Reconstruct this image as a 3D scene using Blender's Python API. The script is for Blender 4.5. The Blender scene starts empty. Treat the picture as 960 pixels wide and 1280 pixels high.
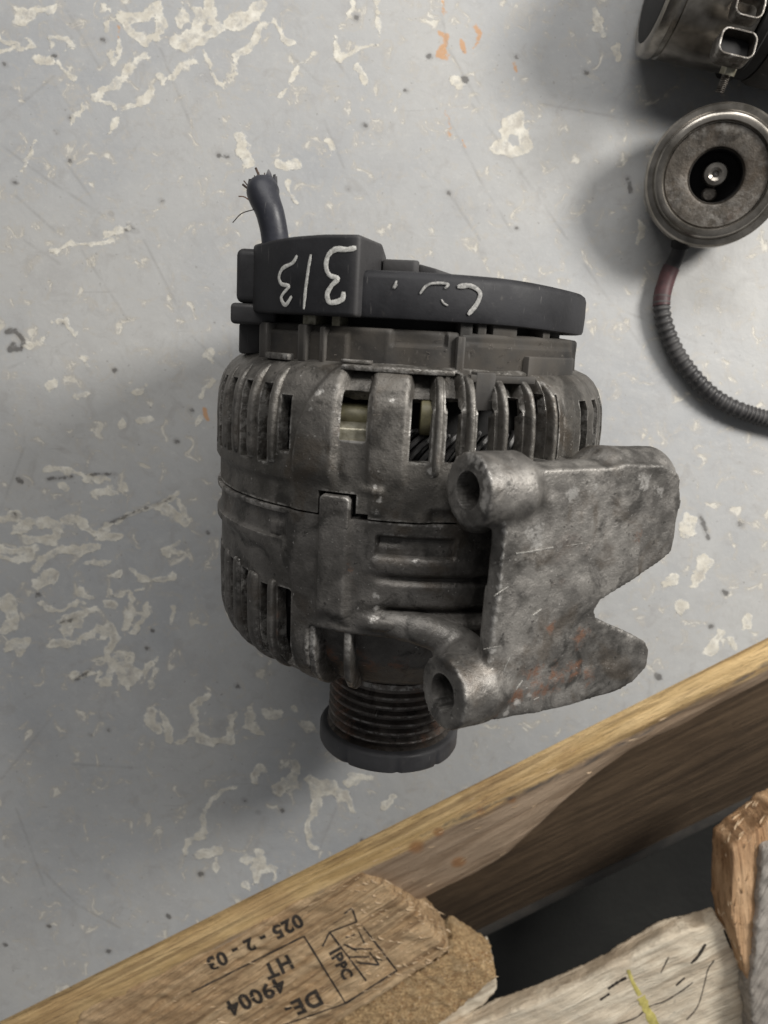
import bpy, bmesh, math, random
import numpy as np
from math import radians, sin, cos, tan, pi, atan2, sqrt
from mathutils import Vector, Matrix
S = 0.001                      # everything below is written in millimetres
random.seed(7); rng = np.random.default_rng(7)
scn = bpy.context.scene
COL = scn.collection

# ------------------------------------------------------------------ camera
F = 961.0; TILT = radians(5); H = 360.0
CAM = np.array([0, H * tan(TILT), H])
FW = -CAM / np.linalg.norm(CAM); RT = np.array([1., 0, 0]); UP = np.cross(RT, FW)
cd = bpy.data.cameras.new('camera'); cam = bpy.data.objects.new('camera', cd); COL.objects.link(cam)
cam.matrix_world = Matrix([[RT[0], UP[0], -FW[0], CAM[0] * S], [RT[1], UP[1], -FW[1], CAM[1] * S], [RT[2], UP[2], -FW[2], CAM[2] * S], [0, 0, 0, 1]])
cd.sensor_fit = 'VERTICAL'; cd.sensor_height = 34.6; cd.lens = 34.6 * F / 1280
cd.clip_start = 0.01; cd.clip_end = 50
cd.dof.use_dof = True; cd.dof.focus_distance = 0.255; cd.dof.aperture_fstop = 12.5
scn.camera = cam
# ------------------------------------------------------------------ world and lamps (a workshop hall)
w = bpy.data.worlds.new('World'); scn.world = w; w.use_nodes = True
w.node_tree.nodes['Background'].inputs[0].default_value = (0.97, 0.98, 1.0, 1)
w.node_tree.nodes['Background'].inputs[1].default_value = 0.155
def area(name, loc, target, sx, sy, power, col):
    l = bpy.data.lights.new(name, 'AREA'); l.shape = 'RECTANGLE'; l.size = sx; l.size_y = sy; l.energy = power; l.color = col
    o = bpy.data.objects.new(name, l); COL.objects.link(o); o.location = loc
    d = Vector(target) - Vector(loc); o.rotation_euler = d.to_track_quat('-Z', 'Y').to_euler()
    return o
area('window_light', (0.54, 0.31, 0.50), (0.02, 0.05, 0.0), 0.17, 0.20, 6.2, (1.0, 0.97, 0.92))
area('ceiling_tube', (0.0, 0.80, 0.78), (0, 0.10, 0), 1.0, 0.3, 7.4, (1.0, 0.98, 0.95))
scn.view_settings.view_transform = 'Standard'; scn.view_settings.look = 'None'
scn.view_settings.exposure = 0.0; scn.view_settings.gamma = 1.0
scn.render.engine = 'CYCLES'

# ------------------------------------------------------------------ helpers
def ray(px, py): return FW + RT * (px - 480) / F + UP * (640 - py) / F
def at(px, py, z=0.0):
    r = ray(px, py); return CAM + r * (z - CAM[2]) / r[2]
def fbm(p, scale, octv=4, seed=0):
    """value noise on an (N,3) array"""
    p = np.asarray(p, float) * scale + seed * 17.3
    out = np.zeros(len(p)); amp = 1; tot = 0
    for o in range(octv):
        i = np.floor(p).astype(np.int64); f = p - i; f = f * f * (3 - 2 * f)
        def h(dx, dy, dz):
            n = (i[:, 0] + dx) * 374761393 + (i[:, 1] + dy) * 668265263 + (i[:, 2] + dz) * 2147483647 + o * 97
            n = (n ^ (n >> 13)) * 1274126177; n = n ^ (n >> 16)
            return (n & 0xffff) / 65535.0
        x, y, z = f[:, 0], f[:, 1], f[:, 2]
        v = 0
        for dx in (0, 1):
            for dy in (0, 1):
                for dz in (0, 1):
                    v = v + h(dx, dy, dz) * (x if dx else 1 - x) * (y if dy else 1 - y) * (z if dz else 1 - z)
        out += amp * v; tot += amp; amp *= .5; p = p * 2.03
    return out / tot
def tag(o, label=None, cat=None, group=None, kind=None):
    for k, v in (('label', label), ('category', cat), ('group', group), ('kind', kind)):
        if v: o[k] = v
    return o
def mk(name, verts, faces, mat, parent=None, smooth=True, xf=None, sharp=35):
    v = np.asarray(verts, float)
    if xf is not None: v = xf(v)
    me = bpy.data.meshes.new(name); me.from_pydata((v * S).tolist(), [], [tuple(int(i) for i in f) for f in faces]); me.update()
    if mat: me.materials.append(mat)
    me.polygons.foreach_set('use_smooth', [smooth] * len(me.polygons))
    if smooth and sharp: me.set_sharp_from_angle(angle=radians(sharp))
    o = bpy.data.objects.new(name, me); COL.objects.link(o)
    if parent: o.parent = parent
    return o
def fixn(o):
    bm = bmesh.new(); bm.from_mesh(o.data); bmesh.ops.recalc_face_normals(bm, faces=bm.faces); bm.to_mesh(o.data); bm.free()
def bake(o, sharp=35):
    dg = bpy.context.evaluated_depsgraph_get(); dg.update()
    me = bpy.data.meshes.new_from_object(o.evaluated_get(dg)); me.name = o.data.name
    o.modifiers.clear(); o.data = me
    me.polygons.foreach_set('use_smooth', [True] * len(me.polygons))
    if sharp: me.set_sharp_from_angle(angle=radians(sharp))
    return o
def bevel(o, wmm, seg=2, ang=30, sharp=35):
    m = o.modifiers.new('b', 'BEVEL'); m.width = wmm * S; m.segments = seg; m.limit_method = 'ANGLE'; m.angle_limit = radians(ang)
    return bake(o, sharp)
def empty(name, loc, rot=None):
    o = bpy.data.objects.new(name, None); COL.objects.link(o); o.empty_display_size = .02
    M = Matrix.Translation(Vector([c * S for c in loc]))
    if rot is not None: M = M @ Matrix([list(r) for r in rot]).to_4x4()
    o.matrix_world = M; return o
def lathe(prof, n=96, a0=0, closed=True):
    """profile (y, r) revolved about the y axis"""
    V = []; Fc = []
    m = len(prof)
    for k in range(n):
        a = 2 * pi * k / n
        for (y, r) in prof: V.append((r * sin(a), y, r * cos(a)))
    for k in range(n):
        k2 = (k + 1) % n
        for j in range(m - 1):
            Fc.append((k * m + j, k * m + j + 1, k2 * m + j + 1, k2 * m + j))
    return V, Fc
def box(x0, x1, y0, y1, z0, z1):
    V = [(x, y, z) for x in (x0, x1) for y in (y0, y1) for z in (z0, z1)]
    return V, [(0, 1, 3, 2), (4, 6, 7, 5), (0, 4, 5, 1), (2, 3, 7, 6), (0, 2, 6, 4), (1, 5, 7, 3)]
def prism_y(poly, y0, y1):
    """polygon in (x,z) pushed along y"""
    n = len(poly); V = [(x, y0, z) for x, z in poly] + [(x, y1, z) for x, z in poly]
    Fc = [tuple(range(n))[::-1], tuple(range(n, 2 * n))] + [(i, (i + 1) % n, n + (i + 1) % n, n + i) for i in range(n)]
    return V, Fc
def prism_z(poly, z0, z1):
    n = len(poly); V = [(p[0], p[1], z0) for p in poly] + [(p[0], p[1], z1) for p in poly]
    Fc = [tuple(range(n))[::-1], tuple(range(n, 2 * n))] + [(i, (i + 1) % n, n + (i + 1) % n, n + i) for i in range(n)]
    return V, Fc
def tube(path, rad, n=20, cap=True):
    P = [np.array(p, float) for p in path]; R = rad if hasattr(rad, '__len__') else [rad] * len(P)
    V = []; Fc = []; prev = None
    for i, p in enumerate(P):
        t = P[min(i + 1, len(P) - 1)] - P[max(i - 1, 0)]; t /= np.linalg.norm(t)
        if prev is None:
            u = np.cross(t, [0, 0, 1]) if abs(t[2]) < .9 else np.cross(t, [1, 0, 0])
        else: u = prev - t * (prev @ t)
        u /= np.linalg.norm(u); prev = u; v = np.cross(t, u)
        for k in range(n):
            a = 2 * pi * k / n; V.append(p + (u * cos(a) + v * sin(a)) * R[i])
    for i in range(len(P) - 1):
        for k in range(n):
            k2 = (k + 1) % n; Fc.append((i * n + k, i * n + k2, (i + 1) * n + k2, (i + 1) * n + k))
    if cap:
        Fc.append(tuple(range(n))[::-1]); Fc.append(tuple(range((len(P) - 1) * n, len(P) * n)))
    return V, Fc
def spline(pts, n=8):
    P = [np.array(p, float) for p in pts]; P = [2 * P[0] - P[1]] + P + [2 * P[-1] - P[-2]]; out = []
    for i in range(1, len(P) - 2):
        for k in range(n):
            t = k / n
            out.append(.5 * (2 * P[i] + (P[i + 1] - P[i - 1]) * t + (2 * P[i - 1] - 5 * P[i] + 4 * P[i + 1] - P[i + 2]) * t * t + (3 * P[i] - P[i - 1] - 3 * P[i + 1] + P[i + 2]) * t ** 3))
    out.append(P[-2]); return out
def join(*parts):
    V = []; Fc = []
    for v, f in parts:
        o = len(V); V += [tuple(q) for q in v]; Fc += [tuple(i + o for i in g) for g in f]
    return V, Fc
def paint(o, name, spots, inv=None):
    """a mesh attribute, 1 near each (point, radius)"""
    me = o.data; n = len(me.vertices); co = np.empty(n * 3); me.vertices.foreach_get('co', co); co = co.reshape(-1, 3) / S
    val = np.zeros(n)
    for p, r in spots:
        d = np.linalg.norm(co - np.array(p), axis=1); val = np.maximum(val, np.clip(1.3 - d / r, 0, 1))
    a = me.attributes.new(name, 'FLOAT', 'POINT'); a.data.foreach_set('value', val)

# ------------------------------------------------------------------ materials
class NT:
    def __init__(s, name):
        s.m = bpy.data.materials.new(name); s.m.use_nodes = True; s.t = s.m.node_tree; s.b = s.t.nodes['Principled BSDF']
        s.tc = s.t.nodes.new('ShaderNodeTexCoord').outputs['Object']
    def L(s, a, b): s.t.links.new(a, b)
    def put(s, sock, v):
        if isinstance(v, bpy.types.NodeSocket): s.L(v, sock)
        elif isinstance(v, (tuple, list)): sock.default_value = (*v, 1) if len(v) == 3 and len(sock.default_value) == 4 else v
        else: sock.default_value = v
    def noise(s, scale, detail=4, rough=.55, dist=0, vec=None, stretch=None):
        n = s.t.nodes.new('ShaderNodeTexNoise'); n.inputs['Scale'].default_value = scale; n.inputs['Detail'].default_value = detail
        n.inputs['Roughness'].default_value = rough; n.inputs['Distortion'].default_value = dist
        v = vec or s.tc
        if stretch: v = s.map(v, stretch)
        s.L(v, n.inputs['Vector']); return n.outputs['Fac']
    def map(s, v, sc, rot=(0, 0, 0)):
        m = s.t.nodes.new('ShaderNodeMapping'); m.inputs['Scale'].default_value = sc; m.inputs['Rotation'].default_value = rot
        s.L(v, m.inputs['Vector']); return m.outputs[0]
    def ramp(s, f, a, b, c=0., d=1.):
        m = s.t.nodes.new('ShaderNodeMapRange'); m.interpolation_type = 'SMOOTHSTEP'
        m.inputs[1].default_value = a; m.inputs[2].default_value = b; m.inputs[3].default_value = c; m.inputs[4].default_value = d
        s.put(m.inputs[0], f); return m.outputs[0]
    def mix(s, f, a, b):
        m = s.t.nodes.new('ShaderNodeMix'); m.data_type = 'RGBA'; s.put(m.inputs[0], f); s.put(m.inputs[6], a); s.put(m.inputs[7], b); return m.outputs[2]
    def math(s, op, a, b=0., c=None):
        m = s.t.nodes.new('ShaderNodeMath'); m.operation = op; s.put(m.inputs[0], a); s.put(m.inputs[1], b)
        if c is not None: s.put(m.inputs[2], c)
        return m.outputs[0]
    def attr(s, name):
        a = s.t.nodes.new('ShaderNodeAttribute'); a.attribute_name = name; return a.outputs['Fac']
    def point(s): return s.t.nodes.new('ShaderNodeNewGeometry').outputs['Pointiness']
    def vor(s, scale, feat='F1', vec=None):
        v = s.t.nodes.new('ShaderNodeTexVoronoi'); v.feature = feat; v.inputs['Scale'].default_value = scale; s.L(vec or s.tc, v.inputs['Vector']); return v.outputs['Distance']
    def bump(s, h, dist, strength=1., prev=None):
        b = s.t.nodes.new('ShaderNodeBump'); b.inputs['Distance'].default_value = dist; b.inputs['Strength'].default_value = strength
        s.L(h, b.inputs['Height'])
        if prev: s.L(prev, b.inputs['Normal'])
        return b.outputs[0]
    def out(s, col=None, rough=None, metal=None, norm=None, spec=None):
        for k, v in (('Base Color', col), ('Roughness', rough), ('Metallic', metal), ('Normal', norm), ('Specular IOR Level', spec)):
            if v is not None: s.put(s.b.inputs[k], v)
        return s.m

def cast_metal(name, dark, lite, rough=.5, metal=.55, wear=.5, rust=.5, seed=0.):
    n = NT(name)
    big = n.noise(38, 5, .6, .3); mid = n.noise(190, 5, .65); fine = n.noise(1100, 3, .7)
    c = n.mix(n.ramp(big, .32, .68), dark, lite)
    c = n.mix(n.ramp(mid, .42, .78, 0, .5), c, tuple(x * 1.35 for x in lite))
    c = n.mix(n.ramp(n.noise(75, 5, .65, .8), .50, .66, 0, .75), c, tuple(x * .5 for x in dark)); c = n.mix(n.ramp(n.noise(48, 5, .65, .6, vec=n.map(n.tc, (1, 1, 1.3), (1, 2, 0))), .52, .68, 0, .55), c, (dark[0] * 1.15, dark[1] * .95, dark[2] * .75))
    c = n.mix(n.ramp(fine, .55, .8, 0, .35), c, (.02, .018, .016))
    # grime, orange rust patches, then bright bare metal on worn edges and in scratches, plus painted sparkle
    r = n.math('MULTIPLY', n.ramp(n.noise(60, 5, .7), .60, .74), rust)
    r = n.math('MAXIMUM', r, n.math('MULTIPLY', n.ramp(n.attr('rust'), 0., .25), n.ramp(n.math('ADD', n.math('MULTIPLY', n.attr('rust'), .7), n.math('MULTIPLY', n.math('SUBTRACT', n.noise(300, 6, .78, .4), .5), 3.0)), .30, 1.0, 0, .85)))
    c = n.mix(r, c, n.mix(n.noise(300, 3), (.085, .045, .028), (.21, .095, .050)))
    pt = n.ramp(n.point(), .512, .565)
    wn = n.math('MULTIPLY', n.ramp(n.noise(330, 5, .75), .42, .62), n.ramp(n.noise(60, 3, .6), .40, .60, .15, 1.))
    wr = n.math('MULTIPLY', n.math('MULTIPLY', pt, wn), wear)
    sc = n.noise(1, 3, .6, .6, vec=n.map(n.tc, (900, 160, 400), (0, 0, .6)))
    sc = n.math('MULTIPLY', n.ramp(sc, .69, .74), n.ramp(n.noise(45, 2), .5, .62, 0, .5))
    br = n.math('MULTIPLY', n.ramp(n.math('ADD', n.attr('bright'), n.math('MULTIPLY', n.math('SUBTRACT', n.noise(420, 4, .7), .5), 2.6)), .55, 1.1, 0, .8), n.ramp(n.attr('bright'), .0, .35))
    br = n.math('MAXIMUM', br, n.ramp(n.noise(800, 2, .5), .70, .76, 0, .5))  # tiny pale specks put specular sparkle into the colour
    wr = n.math('MAXIMUM', n.math('MAXIMUM', wr, sc), br)
    c = n.mix(n.ramp(n.noise(380, 4, .7), .60, .70, 0, .75), c, tuple(x * .35 for x in dark))
    c = n.mix(wr, c, (.52, .50, .47))
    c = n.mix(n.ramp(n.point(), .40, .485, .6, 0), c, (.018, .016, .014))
    rg = n.math('SUBTRACT', n.ramp(mid, .3, .7, rough, rough + .18), n.math('MULTIPLY', wr, .2))
    b0 = n.bump(n.noise(420, 5, .7), .0004, .5); b1 = n.bump(mid, .0007, .5, b0); b2 = n.bump(fine, .00022, .7, b1)
    return n.out(c, rg, n.math('SUBTRACT', metal, n.math('MULTIPLY', r, metal * .9)), b2)
M = {}
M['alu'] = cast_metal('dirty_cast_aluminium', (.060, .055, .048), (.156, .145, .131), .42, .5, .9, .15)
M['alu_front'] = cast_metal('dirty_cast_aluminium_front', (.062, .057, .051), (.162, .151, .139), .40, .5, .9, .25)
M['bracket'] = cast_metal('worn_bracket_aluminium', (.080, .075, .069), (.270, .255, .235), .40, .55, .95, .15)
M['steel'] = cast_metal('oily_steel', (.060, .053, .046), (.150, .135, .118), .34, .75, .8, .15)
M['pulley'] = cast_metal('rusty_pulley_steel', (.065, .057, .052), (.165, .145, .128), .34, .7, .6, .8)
def plastic(name, c1, c2, rough=.5, dust=.3):
    n = NT(name); a = n.noise(70, 5, .6); f = n.noise(700, 3)
    c = n.mix(n.ramp(a, .3, .7), c1, c2); c = n.mix(n.ramp(n.noise(300, 5, .75), .60, .78, 0, dust), c, (.16, .145, .125))
    c = n.mix(n.ramp(n.point(), .52, .6, 0, .35), c, (.17, .16, .15))
    sc = n.noise(1, 2, .5, .4, vec=n.map(n.tc, (1500, 120, 900), (0, 0, -.5)))
    c = n.mix(n.ramp(sc, .70, .75, 0, .35), c, (.2, .19, .18))
    return n.out(c, n.ramp(a, .3, .7, rough, rough + .2), 0., n.bump(f, .00012, .5), .38)
M['black'] = plastic('black_plastic', (.012, .012, .014), (.024, .024, .027), .52, .22)
M['grey_plastic'] = plastic('dusty_grey_plastic', (.018, .017, .016), (.052, .045, .037), .62, .6)
M['rubber'] = plastic('blue_black_rubber', (.022, .023, .030), (.042, .044, .056), .4, .15)
M['flange'] = plastic('dark_flange', (.030, .030, .034), (.060, .060, .064), .38, .2)
def simple(name, a, b, scale=200, rough=.5, metal=0., bump=.0002):
    n = NT(name); f = n.noise(scale, 5, .65)
    return n.out(n.mix(n.ramp(f, .3, .7), a, b), rough, metal, n.bump(f, bump, .7))
M['deep_black'] = simple('matt_black', (.004, .004, .004), (.010, .009, .009), 200, .75)  # near-black for recess linings and dark parts
M['bright_steel'] = simple('turned_steel', (.13, .118, .10), (.40, .37, .33), 70, .27, .85, .00008)
M['chalk'] = simple('chalk_paint', (.42, .41, .38), (.74, .73, .69), 900, .8)
M['chalk_faint'] = simple('faint_chalk', (.16, .16, .155), (.42, .41, .39), 1200, .8)
M['brass'] = simple('dull_brass', (.16, .145, .10), (.36, .34, .27), 300, .4, .5)
M['yellow_sleeve'] = simple('varnished_sleeve', (.09, .08, .045), (.20, .18, .10), 200, .5)
M['copper_dark'] = simple('dusty_winding', (.035, .034, .034), (.085, .082, .080), 500, .5, .3)
M['strand'] = simple('frayed_strand', (.03, .022, .018), (.10, .062, .045), 800, .6, .3)
M['red'] = simple('dull_red_sleeve', (.04, .018, .02), (.085, .032, .034), 200, .55)
M['ink'] = simple('stamp_ink', (.012, .010, .009), (.05, .038, .028), 700, .8)
M['yellow_paint'] = simple('yellow_crayon', (.42, .36, .10), (.62, .54, .18), 500, .8)

# ------------------------------------------------------------------ the grey painted bench sheet
EDGE0 = at(0, 1277)[:2]; EDGE1 = at(960, 797)[:2]
ed = (EDGE1 - EDGE0) / np.linalg.norm(EDGE1 - EDGE0); en = np.array([ed[1], -ed[0]])      # along the edge, and outward (down the picture)
cream = [([(20, 10), (70, 10)], 4), ([(22, 18), (40, 15)], 6), ([(128, 11), (138, 12), (136, 25), (133, 38)], 3), ([(0, 40), (12, 50), (25, 55)], 3),
 ([(30, 45), (42, 55), (25, 60), (0, 62)], 3), ([(60, 52), (88, 58)], 4), ([(45, 72), (60, 72)], 5), ([(70, 75), (75, 82)], 3), ([(82, 88), (90, 97)], 3),
 ([(160, 20), (180, 17), (195, 8), (200, 30), (185, 50), (175, 45), (160, 35), (155, 25)], 6), ([(150, 50), (150, 75), (142, 85), (137, 78), (137, 62)], 3),
 ([(126, 118), (145, 105), (170, 85), (183, 70)], 6), ([(140, 168), (150, 155), (165, 140), (180, 128), (190, 115)], 4), ([(205, 100), (225, 87), (240, 80)], 4),
 ([(130, 131), (142, 132), (147, 140)], 3), ([(25, 207), (42, 190), (48, 178)], 2.5), ([(92, 148), (110, 133)], 3), ([(220, 50), (235, 60)], 8), ([(225, 18), (228, 28)], 5),
 ([(285, 25), (305, 20), (325, 8)], 8), ([(240, 55), (255, 50), (272, 35), (260, 20), (262, 5)], 7), ([(225, 58), (245, 45), (250, 20)], 8), ([(297, 60), (320, 50), (325, 32), (345, 28), (355, 42), (370, 50)], 4),
 ([(295, 60), (297, 85), (288, 93)], 3), ([(257, 67), (262, 90), (270, 105), (280, 110), (283, 100)], 2), ([(395, 65), (375, 80), (372, 90), (350, 125)], 2.5),
 ([(300, 175), (310, 200)], 8), ([(405, 178), (413, 190)], 4), ([(345, 210), (368, 210)], 5), ([(357, 230), (375, 255)], 3), ([(470, 55), (440, 70), (425, 75)], 3), ([(420, 55), (422, 75)], 5),
 ([(445, 90), (455, 105)], 6), ([(440, 5), (442, 20)], 3), ([(474, 0), (475, 40)], 3), ([(55, 592), (80, 588), (105, 595)], 4), ([(110, 600), (140, 600)], 5), ([(120, 620), (140, 615)], 6), ([(155, 610), (158, 606)], 6),
 ([(78, 605), (85, 610)], 5), ([(130, 658), (165, 640), (200, 625), (225, 618)], 4), ([(200, 630), (232, 650), (228, 625)], 4), ([(80, 650), (110, 650), (122, 665), (150, 665)], 5),
 ([(20, 660), (40, 650), (75, 660), (72, 675), (30, 672)], 6), ([(0, 645), (28, 640)], 4), ([(150, 537), (152, 535)], 8), ([(63, 482), (64, 485)], 6), ([(108, 450), (110, 448)], 6), ([(260, 440), (258, 445)], 7),
 ([(262, 475), (255, 495)], 4), ([(100, 500), (104, 497)], 6), ([(178, 525), (190, 515)], 6), ([(245, 530), (250, 522)], 5), ([(170, 487), (178, 484)], 4), ([(0, 688), (45, 685), (20, 700), (0, 700)], 5),
 ([(45, 705), (70, 690), (120, 682)], 6), ([(50, 722), (65, 722)], 8), ([(5, 750), (15, 770), (10, 780)], 9), ([(50, 750), (55, 762), (75, 758), (105, 752)], 4), ([(75, 778), (115, 765)], 6), ([(75, 790), (100, 780)], 6),
 ([(65, 810), (95, 805), (135, 785), (142, 800), (135, 825)], 6), ([(8, 808), (35, 800), (30, 815)], 6), ([(105, 740), (115, 743)], 5), ([(135, 757), (142, 757)], 5), ([(90, 850), (125, 840), (128, 855)], 3),
 ([(140, 740), (180, 738)], 3), ([(155, 780), (165, 745)], 5), ([(165, 790), (182, 760)], 4), ([(210, 780), (215, 760)], 4), ([(135, 860), (150, 820), (165, 820)], 5), ([(155, 850), (162, 835)], 9), ([(175, 835), (195, 818)], 4),
 ([(187, 855), (193, 835)], 3), ([(160, 720), (190, 727), (220, 718)], 3), ([(225, 675), (205, 690), (228, 695)], 3), ([(138, 718), (144, 718)], 4), ([(112, 705), (135, 700)], 3), ([(262, 862), (245, 885), (243, 915), (225, 922)], 5),
 ([(243, 915), (265, 925), (290, 925), (292, 890)], 5), ([(313, 890), (318, 912), (325, 912)], 7), ([(335, 890), (350, 890)], 5), ([(363, 890), (366, 892)], 5), ([(380, 910), (386, 912)], 7), ([(370, 965), (365, 975), (352, 990)], 9),
 ([(330, 965), (322, 978)], 5), ([(290, 982), (270, 1000), (255, 1020), (255, 1042), (235, 1055), (232, 1068)], 3.5), ([(255, 1068), (268, 1062)], 6), ([(265, 1075), (268, 1095)], 3), ([(325, 1070), (328, 1085), (320, 1095)], 8),
 ([(330, 1090), (345, 1085), (345, 1100)], 4), ([(390, 975), (400, 985), (420, 985), (430, 1000)], 7), ([(400, 985), (395, 1010), (385, 1035), (392, 1060)], 5), ([(440, 975), (455, 970)], 6), ([(435, 990), (440, 1015)], 4), ([(303, 1105), (308, 1104)], 6),
 ([(308, 1077), (309, 1075)], 6), ([(190, 890), (192, 905)], 6), ([(203, 890), (212, 920)], 4), ([(632, 165), (652, 155), (655, 185), (640, 190), (622, 182)], 9), ([(560, 100), (575, 105)], 4), ([(860, 655), (862, 665)], 8), ([(880, 700), (870, 735)], 8),
 ([(850, 760), (852, 764)], 6), ([(900, 790), (890, 815)], 7), ([(930, 775), (932, 780)], 7), ([(915, 800), (920, 806)], 6), ([(830, 730), (840, 726)], 6), ([(477, 1010), (490, 1000)], 7), ([(745, 20), (752, 45)], 4), ([(770, 60), (775, 75)], 4),
 ([(800, 280), (802, 300)], 5), ([(812, 255), (814, 262)], 5), ([(60, 310), (140, 302)], 3), ([(135, 290), (160, 285)], 4), ([(95, 415), (80, 400), (70, 410)], 4), ([(30, 430), (60, 425)], 3)]
rust = [([(551, 5), (556, 20)], 3), ([(552, 40), (553, 70)], 5), ([(575, 45), (580, 60)], 7), ([(592, 30), (600, 40), (595, 65)], 4), ([(640, 78), (640, 88)], 5), ([(560, 140), (562, 165)], 3), ([(149, 40), (150, 48)], 3), ([(258, 515), (260, 522)], 6), ([(575, 168), (577, 175)], 3)]
dark = [([(p[0], p[1]), (p[0] + 1.5, p[1] + 1)], p[2] * 1.35) for p in [(129, 50, 4.5), (67, 70, 3.5), (87, 200, 4.5), (17, 227, 4.5), (201, 251, 3.5), (138, 267, 3), (70, 165, 3), (88, 147, 4), (272, 193, 3.5), (283, 195, 3), (445, 22, 5.5), (455, 157, 5), (434, 235, 3.5),
  (143, 462, 4), (24, 600, 5), (18, 643, 4.5), (220, 551, 4.5), (77, 404, 3), (238, 513, 4), (135, 912, 3), (112, 918, 2), (295, 857, 3.5), (48, 743, 3), (250, 1092, 6), (305, 1000, 4), (322, 1015, 3), (352, 1012, 4), (210, 1145, 4), (135, 1189, 4.5), (60, 1157, 3.5), (5, 1180, 3),
  (452, 1050, 4), (536, 70, 4.5), (580, 98, 5), (645, 70, 3), (732, 90, 4.5), (560, 240, 3.5), (925, 655, 6), (822, 845, 6), (183, 810, 3), (190, 787, 2.5), (259, 665, 3), (905, 740, 5), (888, 782, 5), (645, 285, 3), (507, 113, 3), (5, 80, 4)]]
dark += [([(8, 415), (20, 414), (28, 425), (26, 436), (12, 437), (16, 430)], 6), ([(785, 222), (789, 240)], 4), ([(160, 280), (172, 290), (156, 287)], 2.5), ([(875, 645), (885, 672)], 5), ([(60, 599), (90, 596)], 4), ([(108, 593), (145, 593)], 2.5), ([(128, 657), (215, 622)], 3), ([(95, 850), (112, 838)], 3), ([(75, 779), (95, 773)], 2)]
scratch = [[(0, 153), (68, 95)], [(80, 5), (110, 60), (125, 85)], [(0, 180), (60, 225), (130, 270)], [(590, 130), (640, 200), (710, 300)], [(560, 148), (600, 225), (640, 290)], [(70, 108), (90, 138)], [(55, 1090), (95, 1130), (150, 1160)], [(5, 970), (70, 890)],
  [(80, 200), (120, 255)], [(550, 10), (560, 60), (600, 130)], [(405, 150), (430, 210)], [(680, 130), (790, 150)], [(0, 640), (30, 560)], [(90, 955), (170, 960)], [(355, 60), (395, 100)], [(420, 75), (445, 110)], [(20, 245), (70, 290)], [(175, 175), (145, 225)], [(600, 300), (560, 240)],
  [(100, 310), (160, 400)], [(30, 300), (75, 330)], [(180, 300), (240, 420), (280, 460)], [(10, 460), (60, 440)], [(730, 330), (800, 430)], [(760, 380), (900, 440)], [(20, 1010), (60, 1120)], [(420, 1010), (400, 1060)], [(200, 60), (240, 160)]]
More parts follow.
